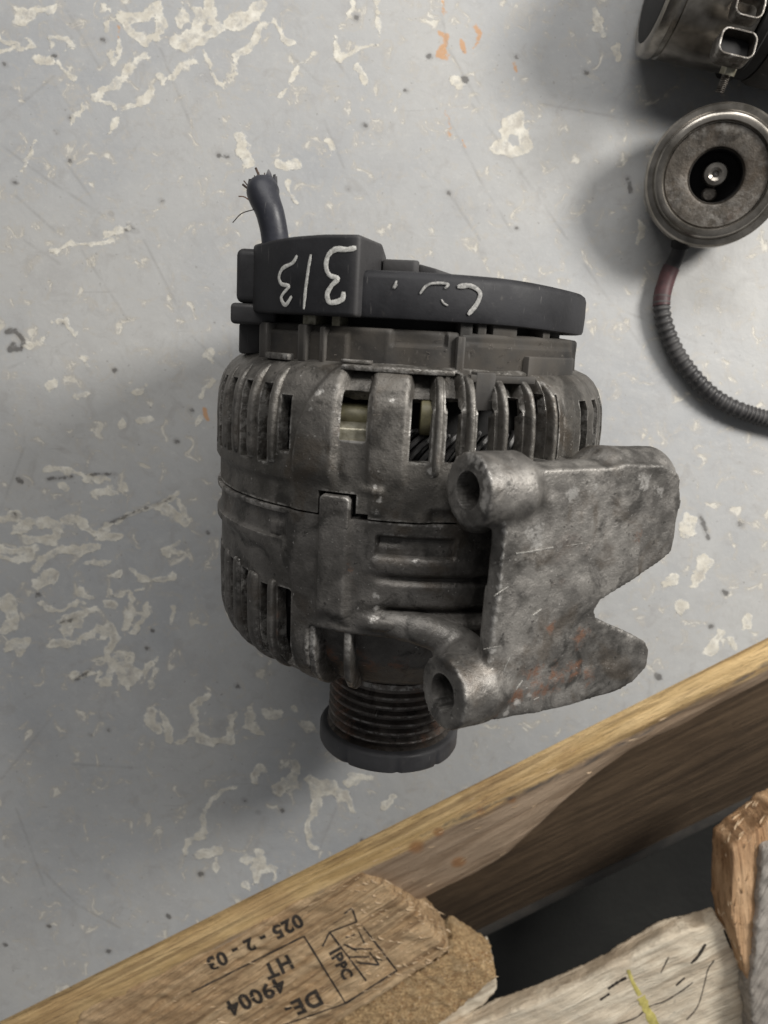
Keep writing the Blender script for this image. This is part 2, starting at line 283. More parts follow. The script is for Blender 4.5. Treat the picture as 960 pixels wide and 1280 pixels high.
def build_sheet():
    xs = np.arange(-205, 206, 1.0); xs = np.concatenate([[-900, -600, -400, -280], xs, [280, 400, 700, 1000]])
    ys = np.concatenate([np.linspace(-1, 0, 2) * 0]) if False else None
    # rows run parallel to the sheet's cut edge so the edge is a clean line
    d = np.concatenate([np.arange(0, 470, 1.0), [520, 620, 800, 1100]])
    s = np.concatenate([[-700, -450, -300], np.arange(-225, 330, 1.0), [400, 600, 900]])
    mid = EDGE0 + ed * 190.0
    SS, DD = np.meshgrid(s, d, indexing='ij')
    X = mid[0] + ed[0] * SS - en[0] * DD; Y = mid[1] + ed[1] * SS - en[1] * DD
    co = np.stack([X.ravel(), Y.ravel()], 1)
    # keep only the rectangle in view dense; shape attributes
    c3 = np.concatenate([co, np.zeros((len(co), 1))], 1)
    def wv(sc, sd, oc=3): return np.stack([fbm(c3, sc, oc, sd), fbm(c3, sc, oc, sd + 5)], 1) - .5
    warpd = co + wv(.09, 21) * 9.0 + wv(.33, 22, 2) * 3.6
    wvar = .35 + 1.5 * fbm(c3, .14, 3, 31)
    def field(lists, grow=1., warp_=False):
        val = np.zeros(len(co))
        for pts, wd in lists:
            q = np.array([at(*p)[:2] for p in pts]); wm = wd * grow / 2.66 / 2
            lo = q.min(0) - wm - 3; hi = q.max(0) + wm + 3
            idx = np.where((co[:, 0] > lo[0]) & (co[:, 0] < hi[0]) & (co[:, 1] > lo[1]) & (co[:, 1] < hi[1]))[0]
            if len(idx) == 0: continue
            c = (warpd if warp_ else co)[idx]; dm = np.full(len(idx), 1e9)
            for a, b in zip(q[:-1], q[1:]):
                ab = b - a; t = np.clip(((c - a) @ ab) / (ab @ ab + 1e-9), 0, 1); dm = np.minimum(dm, np.linalg.norm(c - a - t[:, None] * ab, axis=1))
            val[idx] = np.maximum(val[idx], np.clip(.5 + (wm * (wvar[idx] if warp_ else 1) - dm) / 2.4, 0, 1))
        return val
    V = np.concatenate([co, np.zeros((len(co), 1))], 1)
    n1, n2 = len(s), len(d)
    V[:, 2] = 0
    top = len(V)
    Fc = []
    I = np.arange(n1 * n2).reshape(n1, n2)
    q = np.stack([I[:-1, :-1], I[1:, :-1], I[1:, 1:], I[:-1, 1:]], -1).reshape(-1, 4)[:, ::-1]
    # rim: the sheet is 2.5 mm thick
    low = V[I[:, 0]].copy(); low[:, 2] = -2.5
    V2 = np.concatenate([V, low]); J = np.arange(n1) + top
    rim = np.stack([I[:-1, 0], I[1:, 0], J[1:], J[:-1]], -1)
    o = mk('bench_top', V2, q.tolist() + rim.tolist(), None, None, True, None, 40)
    me = o.data
    dens = np.zeros(len(co))
    for px, py, r, a in [(110, 120, 55, .45), (250, 60, 60, .8), (420, 100, 50, .5), (330, 210, 60, .5), (120, 310, 60, .5), (90, 430, 40, .35), (140, 500, 60, .55), (230, 490, 45, .6), (130, 640, 75, 1.), (210, 660, 60, 1.), (80, 760, 60, .9), (170, 800, 60, 1.), (230, 720, 45, .8), (110, 870, 40, .7), (200, 900, 40, .9), (290, 890, 50, .9),
                          (390, 1000, 55, .8), (290, 1010, 40, .4), (340, 1090, 35, .6), (520, 1010, 45, .5), (240, 1010, 35, .6), (870, 720, 45, .9), (900, 790, 50, .9), (470, 60, 50, .6), (560, 60, 60, .3), (760, 60, 30, .5), (810, 280, 30, .5), (640, 180, 40, .3), (950, 600, 50, .3), (430, 230, 60, .4), (800, 520, 50, .25)]:
        c = at(px, py)[:2]; dd = np.linalg.norm(co - c, axis=1); dens = np.maximum(dens, a * np.exp(-(dd / (r / 2.66)) ** 2 * 1.2))
    for nm, v in (('cream', field(cream, 1.9, True)), ('orange', field(rust, 1.2, True)), ('dark', field(dark)), ('scratch', field([(p, 1.3) for p in scratch])), ('density', dens)):
        a = me.attributes.new(nm, 'FLOAT', 'POINT'); full = np.zeros(len(V2)); full[:len(co)] = v; a.data.foreach_set('value', full)
    n = NT('chipped_grey_bench_paint')
    big = n.noise(7, 4, .55); mid_ = n.noise(45, 5, .6, .4); fine = n.noise(1500, 2, .6); med = n.noise(240, 5, .65, .2)
    c = n.mix(n.ramp(big, .35, .65), (.325, .333, .343), (.405, .402, .390))
    c = n.mix(n.ramp(mid_, .35, .7, 0, .4), c, (.42, .42, .412))
    c = n.mix(n.ramp(n.noise(90, 5, .7, .8), .50, .72, 0, .4), c, (.27, .255, .24)); c = n.mix(n.ramp(n.noise(30, 6, .7, .3), .5, .68, 0, .3), c, (.30, .29, .285)); c = n.mix(n.ramp(n.noise(2200, 2, .6), .3, .7, 0, .12), c, (.5, .49, .47))
    # old adhesive and primer showing through: drawn patches broken up by noise, plus loose flecks
    cr = n.math('ADD', n.attr('cream'), n.math('MULTIPLY', n.math('SUBTRACT', n.noise(170, 6, .72, .7), .5), 1.9))
    m1 = n.math('MULTIPLY', n.ramp(cr, .42, .66, 0, .95), n.ramp(n.noise(210, 6, .75), .34, .56, .35, 1.))
    fl = n.math('ADD', n.noise(120, 5, .62, .9, stretch=(1, 1, 1)), n.math('MULTIPLY', n.attr('density'), .165))
    m2 = n.ramp(fl, .61, .67, 0, .7); soft = n.ramp(fl, .52, .62, 0, .5)
    ccol = n.mix(n.ramp(n.noise(160, 4, .6), .35, .7), (.54, .505, .43), (.72, .69, .61))
    c = n.mix(soft, c, (.40, .375, .335))
    c = n.mix(n.math('MAXIMUM', m1, m2), c, ccol)
    stn = n.math('MULTIPLY', n.ramp(n.attr('density'), .1, .9), n.ramp(n.noise(110, 6, .7, .6), .40, .60, 0, .8)); c = n.mix(n.math('MULTIPLY', stn, n.math('SUBTRACT', 1., m1)), c, (.285, .25, .215))
    inner = n.math('MULTIPLY', n.ramp(cr, .85, 1.2, 0, .55), n.ramp(n.noise(150, 4, .6), .42, .62))
    c = n.mix(inner, c, (.33, .30, .265))
    c = n.mix(n.ramp(n.math('ADD', n.attr('orange'), n.math('MULTIPLY', n.math('SUBTRACT', med, .5), 1.1)), .4, .75, 0, .7), c, (.50, .235, .07))
    halo = n.ramp(n.attr('dark'), .02, .5, 0, .3); c = n.mix(halo, c, (.2, .19, .18))
    c = n.mix(n.ramp(n.math('ADD', n.attr('dark'), n.math('MULTIPLY', n.math('SUBTRACT', med, .5), 2.2)), .42, .72, 0, .75), c, (.08, .075, .07))
    sv = n.math('MULTIPLY', n.ramp(n.attr('scratch'), .15, .6, 0, .28), n.ramp(n.noise(60, 3), .3, .6))
    c = n.mix(sv, c, (.16, .15, .14))
    hair = n.noise(1, 2, .5, .35, vec=n.map(n.tc, (30, 620, 1), (0, 0, .93))); hair2 = n.noise(1, 2, .5, .3, vec=n.map(n.tc, (26, 700, 1), (0, 0, -.6)))
    hm = n.math('MULTIPLY', n.math('MAXIMUM', n.ramp(hair, .70, .76), n.ramp(hair2, .71, .77)), n.ramp(mid_, .45, .6, 0, .3))
    c = n.mix(hm, c, (.2, .19, .18))
    c = n.mix(n.ramp(n.noise(520, 2, .5), .69, .76, 0, .55), c, (.12, .11, .10)); c = n.mix(n.ramp(n.noise(470, 3, .6, .4), .68, .75, 0, .55), c, (.60, .58, .54)); c = n.mix(n.ramp(n.noise(260, 5, .7), .52, .72, 0, .28), c, (.50, .49, .465))
    h = n.math('ADD', n.math('MULTIPLY', n.math('MAXIMUM', m1, m2), -.5), n.math('MULTIPLY', med, .35))
    b1 = n.bump(h, .00035, .7); b2 = n.bump(mid_, .0012, .35, b1)
    n.out(c, n.ramp(mid_, .3, .7, .46, .62), 0., b2, .35)
    me.materials.append(n.m)
    tag(o, kind='structure'); return o
bench = build_sheet()

# hall floor seen through the pallet
n = NT('dark_floor'); f = n.noise(12, 5)
n.out(n.mix(n.ramp(f, .3, .7), (.012, .012, .011), (.024, .024, .021)), .8, 0., n.bump(n.noise(200, 4), .0005))
tag(mk('floor', [(-3000, -3000, -150), (3000, -3000, -150), (3000, 3000, -150), (-3000, 3000, -150)], [(0, 1, 2, 3)], n.m, None, False), kind='structure')

# ------------------------------------------------------------------ ALTERNATOR
PITCH = radians(8); YAW = radians(-3.3); Z0 = 70.6; KR = .970; KV = np.array([KR, 1, KR])
LY = np.array([-sin(YAW) * cos(PITCH), cos(YAW) * cos(PITCH), sin(PITCH)]); LX = np.array([cos(YAW), sin(YAW), 0]); LZ = np.cross(LX, LY)
P0 = at(505.5, 600, Z0)
ROT = np.stack([LX, LY, LZ], 1)
ROOT = np.array([P0[0], P0[1], 0.]); OFF = ROT.T @ (P0 - ROOT)
alt = empty('alternator', ROOT, ROT)
tag(alt, 'dirty grey alternator with black rear cover marked 313 lying on the grey bench top', 'alternator')
AX = lambda v: np.asarray(v, float) * KV + OFF
AXB = lambda v: np.asarray(v, float) + OFF
def hit(px, py, rad):
    """where the line of sight meets a cylinder of that radius about the shaft, in alternator coordinates"""
    rad = rad * KR
    r = ROT.T @ ray(px, py); o = ROT.T @ (CAM - P0)
    A = r[0] ** 2 + r[2] ** 2; B = 2 * (o[0] * r[0] + o[2] * r[2]); Cc = o[0] ** 2 + o[2] ** 2 - rad * rad
    D = max(B * B - 4 * A * Cc, 0); return (o + r * (-B - sqrt(D)) / (2 * A)) / KV
def w2l(p): return (ROT.T @ (np.asarray(p) - P0)) / KV
def ss(x, a, b):
    t = np.clip((x - a) / (b - a), 0, 1); return t * t * (3 - 2 * t)
def bump_box(T, Y, t0, t1, y0, y1, st=.7, sy=.9):
    return ss(T, t0 - st, t0 + st) * (1 - ss(T, t1 - st, t1 + st)) * ss(Y, y0 - sy, y0 + sy) * (1 - ss(Y, y1 - sy, y1 + sy))
def shell(name, ys, rfun, holes, mat, thick=4., parent=alt, dt=.5, seed=1):
    th = np.arange(-180, 180, dt); nT, nY = len(th), len(ys)
    T, Y = np.meshgrid(th, ys, indexing='ij'); Rr = rfun(T, Y)
    a = np.radians(T); P = np.stack([Rr * np.sin(a), Y, Rr * np.cos(a)], -1).reshape(-1, 3)
    nz = fbm(P, .12, 3, seed) - .5; k = 1 + nz * .55 / np.maximum(Rr.ravel(), 20); P[:, 0] *= k; P[:, 2] *= k
    I = np.arange(nT * nY).reshape(nT, nY); I2 = np.roll(I, -1, 0)
    q = np.stack([I[:, :-1], I[:, 1:], I2[:, 1:], I2[:, :-1]], -1)
    tc = th[:, None] + dt / 2; yc = (ys[:-1] + ys[1:])[None, :] / 2; keep = np.ones((nT, nY - 1), bool)
    for (t0, t1, y0, y1) in holes: keep &= ~((tc > t0) & (tc < t1) & (yc > y0) & (yc < y1))
    o = mk(name, P, q[keep].tolist(), mat, parent, True, AX, None)
    fixn(o)
    m = o.modifiers.new('s', 'SOLIDIFY'); m.thickness = thick * S; m.offset = -1
    bake(o, 50); return o
# --- rear (slip ring side) housing
def r_rear(T, Y):
    r = np.interp(Y, [0, 26, 33, 38, 41, 43, 44.5, 45], [71, 71, 70.3, 68.4, 66.2, 63.8, 60, 52])
    r = r + 2.0 * bump_box(T, Y, -30.5 + 9 * (np.clip(Y - 14, 0, 30) / 29) ** 2, -18.8, 10, 46, 1.0, 4)             # big curved boss
    r = r + 1.4 * bump_box(T, Y, -10.8, -1.8, 12, 46, .9, 4)                                # wide plateau
    r = r - 1.3 * bump_box(T, Y, -180, -31, -2, 8.5, 2, 1.2)                               # left band drops towards the seam
    r = r + .8 * bump_box(T, Y, -9.5, -6.5, 2, 9.5, .6, .8) + .6 * bump_box(T, Y, -12, -6.5, 8, 10, .6, .6)
    r = r - 2.6 * bump_box(T, Y, -18, -11.4, 36.5, 43, .5, .6)
    for t0, t1 in [(-1., 4.), (7.4, 11.2), (15.2, 19.4), (23.4, 27.4), (30.8, 34.6)]:
        r = r - 5.0 * bump_box(T, Y, t0, t1, 33.5, 43, .5, .6)
    r = r - 1.6 * bump_box(T, Y, 5, 60, -2, 4, 1.5, 1) 
    return r
rear_slots = [(-18, -11.3, 22.5, 36.5), (-1., 3.8, 18, 35.5), (7.4, 11.2, 18, 36), (15.0, 19.6, 17.5, 36), (23.2, 27.6, 17, 37), (30.6, 35.0, 17, 38), (37.4, 40.2, 17, 38),
              (-35.6, -31.8, 17, 34), (-42.8, -39.4, 13, 37), (-51.5, -47.6, 13, 37), (-60.5, -56.6, 13, 37)] + [(t, t + 4, 13, 37) for t in (-69.5, -77, -86, -95, -104, -113, -122, -131, -140, -149, -158)] + [(t, t + 4, 15, 36) for t in range(50, 176, 9)]
notch = (-22.8, -13.2, -1, 7.2); notch2 = (-13.4, -10.2, -1, 2.0)
rear = shell('rear_housing', np.arange(.4, 45.3, .7), r_rear, rear_slots + [notch, notch2], M['alu'])
# fins between the slots
def fin(parent, t, y0, y1, rb, h, wd, mat, lean=0, prof=None, wb=None):
    n = 15; ys = np.linspace(y0, y1, n); V = []; Fc = []
    wb = wb or wd * 1.35
    sec = [(-wb / 2, -1.), (-wd / 2, .55), (-wd * .38, .88), (-wd * .18, 1.), (wd * .18, 1.), (wd * .38, .88), (wd / 2, .55), (wb / 2, -1.)]
    ta = radians(t)
    for i, y in enumerate(ys):
        e = min(1, (i + .35) / 2.2, (n - 1 - i + .35) / 2.2) ; e = sqrt(max(0, 1 - (1 - e) ** 2))
        R0 = rb(y) if callable(rb) else rb; jit = .18 * math.sin(y * .9 + t)
        for u, v in sec:
            hh = (h * e if v > 0 else 2.2) * v; a = ta + (u + lean * (y - y0)) / R0
            V.append(((R0 + hh + jit * .3) * sin(a), y, (R0 + hh + jit * .3) * cos(a)))
    m = len(sec)
    for i in range(n - 1):
        for j in range(m - 1): Fc.append((i * m + j, i * m + j + 1, (i + 1) * m + j + 1, (i + 1) * m + j))
        Fc.append((i * m + m - 1, i * m, (i + 1) * m, (i + 1) * m + m - 1))
    Fc += [tuple(range(m))[::-1], tuple(range((n - 1) * m, n * m))]
    o = mk('fin', V, Fc, mat, parent, True, AX, None); fixn(o); m_ = o.modifiers.new('s', 'SUBSURF'); m_.levels = 1; m_.render_levels = 1; bake(o, 60); return o
rr = lambda y: float(np.interp(y, [0, 26, 33, 38, 41, 43.5], [71, 71, 70.3, 68.4, 66.2, 63.2])) - .6
for t, y0, y1, wd, h in [(5.6, 14, 43, 2.3, 3.0), (13.2, 13, 43.2, 2.4, 3.4), (21.4, 13, 42.6, 2.3, 3.6), (29.1, 13, 42.6, 2.2, 3.6), (36.2, 13, 42, 2.2, 3.6), (-37.6, 13, 42.5, 3.0, 2.2), (-45.8, 13, 42.5, 3.2, 2.2), (-54.4, 13, 42, 3.4, 1.8), (-63, 13, 42, 4.0, 1.4), (-72, 13, 42, 4.0, 1.0), (-81, 13, 42, 4.0, .9), (44.5, 12, 41.5, 7.0, 1.0)] + [(-90 - 9 * k, 13, 42, 4.2, .9) for k in range(8)] + [(56.5 + 9 * k, 13, 42, 4.2, .7) for k in range(12)]:
    fin(rear, t, y0, y1, rr, h, wd, M['alu'])
# --- front (drive side) housing
def r_front(T, Y):
    r = np.interp(Y, [-66, -65, -62, -59, -55, -50, -44, -20, 0], [26, 36, 50, 58, 64, 68.2, 70, 70.8, 70.8])
    low = np.interp(Y, [-66, -65, -62, -58, -50, -36], [26, 34, 46, 53, 59.5, 65])
    step = ss(T, -25.2, -24) * (1 - ss(T, 36, 42)) * (1 - ss(Y, -37.2, -35.6)); r = r * (1 - step) + low * step
    r = r - 1.5 * bump_box(T, Y, -180, -33, -9.5, -2, .8, .5)                    # stator band at the left
    r = r + 1.0 * bump_box(T, Y, -38.5, -34.5, -9.2, -5, .4, .4)
    r = r - 1.7 * bump_box(T, Y, -180, -31 , -70, -13.5, 1.3, 1.5) * (1 - ss(Y, -24, -12) * ss(T, -60, -30))
    r = r + 2.2 * bump_box(T, Y, -22.2, -14.2, -31, 2, 1.1, 2.5)                  # bolt boss
    r = r - 1.5 * bump_box(T, Y, -7.5, 12, -10.3, -4.5, .5, .35)                 # sunk oblong panel
    r = r - .9 * bump_box(T, Y, -7.5, -1.5, -7.2, -4.5, .3, .3)
    r = r + 1.1 * bump_box(T, Y, -9, 40, -15.5, -11.2, 2.5, 1.6)                  # bands crossing under the bracket
    r = r - 1.8 * bump_box(T, Y, -6, 40, -18.3, -16.2, 3.0, 1.1)
    r = r - 2.6 * bump_box(T, Y, -5.5, 40, -28.6, -26.2, 2.6, 1.2)
    r = r + 2.2 * bump_box(T, Y, -10, 40, -33.5, -29.2, 3.5, 1.6)
    return r
front_slots = [(-36, -30.6, -54, -26), (-43.2, -39.4, -54, -26.5), (-53, -49, -54, -25), (-62, -58, -53, -24)] + [(t, t + 4, -53, -24) for t in (-71, -80, -87, -96, -105, -114, -123, -132, -141, -150)] + [(t, t + 4, -48, -26) for t in range(52, 170, 9)]
front = shell('front_housing', np.arange(-66, .1, .7), r_front, front_slots, M['alu_front'], 4.)
o = None
# boss tongue that locks into the notch of the rear housing
V, Fc = [], []
ts = np.linspace(-21.9, -14.4, 10); yy = np.linspace(-3, 6.6, 8)
for t in ts:
    for y in yy: V.append(((73.0) * sin(radians(t)), y - (.8 if t in (ts[0], ts[-1]) and y == yy[-1] else 0), 73.0 * cos(radians(t))))
nn = len(V); V += [(x * .93, y, z * .93) for x, y, z in V]
for i in range(9):
    for j in range(7):
        a = i * 8 + j; Fc += [(a, a + 1, a + 9, a + 8), (nn + a, nn + a + 8, nn + a + 9, nn + a + 1)]
for j in range(7): Fc += [(j, nn + j, nn + j + 1, j + 1), (72 + j, 72 + j + 1, nn + 72 + j + 1, nn + 72 + j)]
for i in range(9): Fc += [(i * 8, (i + 1) * 8, nn + (i + 1) * 8, nn + i * 8), (i * 8 + 7, nn + i * 8 + 7, nn + (i + 1) * 8 + 7, (i + 1) * 8 + 7)]
o = mk('bolt_boss', V, Fc, M['alu_front'], front, True, AX, None); fixn(o); bevel(o, 1.1, 3, 40)
rf = lambda y: float(np.interp(y, [-66, -62, -59, -55, -50, -44, -20], [38, 49, 56.5, 62.3, 66.4, 68.2, 69]))
for t, y0, y1, wd, h in [(-37.8, -57, -24, 2.8, 2.2), (-46.2, -57, -24, 5.2, 1.9), (-55.6, -56, -22, 4.2, 1.5), (-64.6, -56, -22, 4.0, 1.2), (-27.6, -58, -39, 3.4, 1.1), (-73.6, -54, -22, 4.0, 1.)] + [(-82.6 - 9 * k, -54, -22, 4.0, .9) for k in range(8)]:
    fin(front, t, y0, y1, rf, h, wd, M['alu_front'])
# the two tall bright-edged fins over the step, with thin walls
def plate_fin(t, pts, wd, parent):
    """pts = outline (y, r) of a thin radial wall"""
    V = []; n = len(pts)
    for s in (-.5, .5):
        for (y, r) in pts:
            a = radians(t) + s * wd / 66.; V.append((r * sin(a), y, r * cos(a)))
    Fc = [tuple(range(n)), tuple(range(n, 2 * n))[::-1]] + [(i, (i + 1) % n, n + (i + 1) % n, n + i) for i in range(n)]
    o = mk('fin', V, Fc, M['alu_front'], parent, True, AX, None); fixn(o); return bevel(o, .75, 3, 30)
finp = [(-35.5, 69.6), (-45, 68.9), (-52, 67), (-57, 62.5), (-60, 57), (-61.5, 51), (-60, 47), (-40, 52), (-35.5, 56)]
plate_fin(-24.2, finp, 2.4, front); plate_fin(-14.0, finp, 2.4, front)
plate_fin(18, [(y, r - 3) for y, r in finp], 3.0, front)
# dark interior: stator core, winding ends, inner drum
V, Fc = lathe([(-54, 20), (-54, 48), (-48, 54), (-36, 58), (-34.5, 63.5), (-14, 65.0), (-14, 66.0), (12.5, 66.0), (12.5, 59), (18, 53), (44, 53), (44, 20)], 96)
o = mk('stator', V, Fc, M['deep_black'], alt, True, AX); fixn(o)
parts = []
for k in range(110):
    a = 2 * pi * k / 110; a2 = a + .16
    for rr_, ph in ((62.5, 0), (60.2, .03)):
        pts = [(rr_ * sin(a + ph), 12.5, rr_ * cos(a + ph)), ((rr_ + .8) * sin(a + ph + .07), 19 + (k % 3) * .6, (rr_ + .8) * cos(a + ph + .07)), ((rr_ - 1.6) * sin(a2 + ph), 24.3 + (k % 4) * .4, (rr_ - 1.6) * cos(a2 + ph)), ((rr_ - 7) * sin(a2 + ph + .03), 23, (rr_ - 7) * cos(a2 + ph + .03))]
        parts.append(tube(spline(pts, 3), .95, 6, False))
o = mk('winding', *join(*parts), M['copper_dark'], alt, True, AX)
for (px, py, w_, h_) in [(443, 522, 5.2, 3.2), (534, 520, 2.2, 4.5)]:
    c = hit(px, py, 61); V, Fc = tube([c + [-w_ * 1., 0, 0], c + [w_ * 1.0, 0, 0]], h_ + 1.2, 18)
    o = mk('insulating_sleeve', V, Fc, M['yellow_sleeve'], alt, True, AX); bevel(o, .5)
# hexagonal nut half buried in the big window
c = hit(440, 541, 67.0); V, Fc = tube([c + [-5.6, -.3, 0], c + [4.6, -.3, 0]], 3.6, 6)
o = mk('nut', V, Fc, M['brass'], alt, True, AX); bevel(o, .5, 2)
V, Fc = tube([c + [-8.0, -.3, -.4], c + [-5.7, -.3, -.4]], 2.2, 16); o = mk('bolt', V, Fc, M['steel'], alt, True, AX)

# --- rear ring under the cover
def r_ring(T, Y):
    Y = Y * 1.0; r = np.interp(Y, [40, 43, 44, 53.8, 54.8, 55.2], [57, 59.0, 59.5, 59.2, 58.2, 50]); r = r + .5 * np.sin(T * .35) * (np.abs(T - 30) < 40)
    r = r + 1.6 * bump_box(T, Y, -53, -37.5, 43, 52.5, .5, .4)
    r = r + 1.0 * bump_box(T, Y, -35, -21, 42, 52.5, .5, .5)
    r = r - .7 * bump_box(T, Y, 11.5, 12.5, 40, 60, .3, .3)
    r = r + .9 * bump_box(T, Y, 12.5, 60, 38, 51.5, .4, .4)
    r = r - 1.2 * bump_box(T, Y, -8, 8, 50, 58, .4, .4)
    return r
ring = shell('slip_ring_housing', np.arange(40.2, 55.4, .55), r_ring, [], M['grey_plastic'], 6., seed=4)
# lips, straps and screw bosses standing on the ring
def patch(t0, t1, y0, y1, r0, r1, mat, name, parent, bw=.5, dy=0):
    n = max(3, int(abs(t1 - t0) / 2.5)); V = []; Fc = []
    for i in range(n + 1):
        a = radians(t0 + (t1 - t0) * i / n)
        for (y, r) in ((y0, r0), (y1, r0), (y1, r1), (y0, r1)): V.append((r * sin(a), y + dy * i / n, r * cos(a)))
    for i in range(n):
        for j in range(4): Fc.append((i * 4 + j, i * 4 + (j + 1) % 4, i * 4 + 4 + (j + 1) % 4, i * 4 + 4 + j))
    Fc += [(0, 1, 2, 3), (n * 4 + 3, n * 4 + 2, n * 4 + 1, n * 4)]
    o = mk(name, V, Fc, mat, parent, True, AX, None); fixn(o); return bevel(o, bw, 2, 40)
patch(-20, 9.5, 42.4, 44.0, 58, 66.6, M['alu'], 'lip', ring, .5)
patch(-21.5, -13, 44.2, 45.3, 58, 63.2, M['alu'], 'lip', ring, .3)
patch(13.5, 33, 41.0, 43.2, 58, 66.8, M['grey_plastic'], 'lip', ring, .4)
patch(15, 20.5, 33, 44, 60, 67.0, M['grey_plastic'], 'strap', ring, .6)
patch(33.5, 58, 39.5, 49, 56, 62.4, M['grey_plastic'], 'strap', ring, .7)
patch(10.8, 13.2, 42, 53.6, 56, 61.2, M['grey_plastic'], 'strap', ring, .6)
patch(-37, -33.5, 43.5, 54.6, 56, 62.4, M['grey_plastic'], 'screw_boss', ring, .8)
patch(-49.5, -39, 43.6, 45.6, 56, 64.0, M['alu'], 'strap', ring, .4)
patch(-56.5, -51, 43, 54.6, 56, 62.4, M['grey_plastic'], 'screw_boss', ring, .8)
patch(-29.5, -27.5, 43, 54.2, 56, 61.6, M['grey_plastic'], 'screw_boss', ring, .6)
V, Fc = lathe([(50, 20), (50, 53), (60, 53), (60, 20)], 72); mk('inner_drum', V, Fc, M['deep_black'], alt, True, AX)
for t, wd, mt in [(-36, 5.5, 'brass'), (-26, 3, 'brass'), (14, 4, 'grey_plastic'), (19, 3, 'grey_plastic'), (27, 9, 'grey_plastic'), (45, 4, 'grey_plastic'), (-60, 5, 'grey_plastic')]:
    patch(t - wd / 2, t + wd / 2, 53.2, 58.6, 48, 58.4, M[mt], 'spacer', alt, .6)

# --- black rear cover
prof = [(57.5, 58.5), (57.3, 61), (57.6, 62.6), (58.5, 63), (63, 63.2), (68.3, 63), (69.6, 62.5), (70.4, 61.3), (70.8, 59), (71.2, 48), (71.4, 20), (71.4, .5)]
V, Fc = lathe(prof, 160); V2, F2 = lathe([(57.5, 58.5), (62, 58), (66, 50), (66.5, .5)], 160)
def warp(v):
    v = np.array(v, float); r = np.hypot(v[:, 0], v[:, 2]); t = np.degrees(np.arctan2(v[:, 0], v[:, 2]))
    v[:, 1] -= ss(t, 20, 62) * (1 - ss(t, 110, 150)) * 1.0                       # the rim sags a little at the right
    return v
cover = mk('rear_cover', warp(join((V, Fc), (V2, F2))[0]) * [.966, 1, .966], join((V, Fc), (V2, F2))[1], M['black'], alt, True, AX)
arc = [(64.6 * sin(radians(t)), 64.6 * cos(radians(t))) for t in np.linspace(-56.5, -17, 16)]
poly = arc + [(-12.6, 45), (-11.5, 22), (-40, 14), (-54, 26)]
V, Fc = prism_y(poly, 57.2, 79.6)
V = np.array(V); V[:, 1] -= np.where(V[:, 1] > 70, np.clip((-V[:, 0] - 30) * .045, 0, 2) + np.clip(50 - V[:, 2], 0, 40) * .05, 0)
o = mk('terminal_box', V, Fc, M['black'], alt, True, AX, None); fixn(o); bevel(o, 1.2, 3, 35); tbox = o
o = mk('cover_boss', *prism_y([(-12.3, 30), (-12.3, 46), (-2.5, 48), (-1, 47), (-1, 30)], 70, 74.8), M['black'], cover, True, AX); fixn(o); bevel(o, .7)
Vw, Fw = prism_y([(-1.2, 30), (-1.2, 44), (4, 46), (10, 44.5), (10, 30)], 70, 74.2); Vw = np.array(Vw); Vw[:, 1] -= np.where((Vw[:, 1] > 72), (Vw[:, 0] + 1.2) * .24, 0)
o = mk('cover_boss', Vw, Fw, M['black'], cover, True, AX); fixn(o); bevel(o, .6)
o = mk('side_tab', *box(-59.5, -52, 60, 76.5, 14, 36), M['black'], tbox, True, AX); fixn(o); bevel(o, 2.2, 4)
o = mk('cover_clip', *box(-61.2, -46, 53.5, 60, 10, 36), M['black'], cover, True, AX); fixn(o); bevel(o, 1.4, 3)
o = mk('cover_clip', *box(-60.2, -46, 44, 54, 8, 26), M['black'], cover, True, AX); fixn(o); bevel(o, 1.0, 2)
# chalk marks 3 1 3 (as they are written, upside down) and the faint scrawl further along
def ribbon(name, pts, wpx, rad, mat, parent, smoothn=6):
    P = [hit(x, y, rad) for x, y in pts]; P = spline(P, smoothn); V = []; Fc = []; nP = len(P)
    for i, p in enumerate(P):
        t = P[min(i + 1, nP - 1)] - P[max(i - 1, 0)]; t /= np.linalg.norm(t); nrm = np.array([p[0], 0, p[2]]) / np.hypot(p[0], p[2])
        b = np.cross(t, nrm); b /= np.linalg.norm(b)
        e = .55 + .45 * min(1, (i + .3) / 2, (nP - 1 - i + .3) / 2); wd = wpx / 4.55 / 2 * e * (.68 + .55 * fbm(p[None] * 1., .45, 3, 3)[0] + .12 * random.random())
        for s_, hgt in ((-1, 0), (-.85, .05), (.85, .05), (1, 0)):
            q = p + b * wd * s_; rq = np.hypot(q[0], q[2]); k = (rad + .04 + hgt) / rq; V.append((q[0] * k, q[1], q[2] * k))
    for i in range(nP - 1):
        for j in range(3): Fc.append((i * 4 + j, i * 4 + j + 1, i * 4 + 5 + j, i * 4 + 4 + j))
    o = mk(name, V, Fc, mat, parent, True, AX, None); fixn(o); return o
c1 = lambda L: [(260 + x / 3.69, 200 + y / 3.69) for x, y in L]; c2 = lambda L: [(460 + x / 3., 280 + y / 3.) for x, y in L]
ribbon('chalk_mark', c1([(685, 405), (640, 413), (590, 412), (555, 440), (545, 490), (560, 530), (598, 548), (570, 580), (550, 620), (560, 655), (590, 655), (620, 640), (625, 608)]), 6.5, 64.7, M['chalk'], tbox)
ribbon('chalk_mark', c1([(475, 435), (462, 510), (450, 600), (442, 688)]), 4.6, 64.7, M['chalk'], tbox)
ribbon('chalk_mark', c1([(412, 440), (390, 475), (345, 500), (328, 540), (340, 572), (374, 582), (348, 615), (338, 640), (358, 668), (387, 628)]), 5.2, 64.7, M['chalk'], tbox)
ribbon('chalk_mark', c2([(335, 235), (385, 232), (420, 258), (408, 300), (375, 340)]), 6, 61.25, M['chalk_faint'], cover)
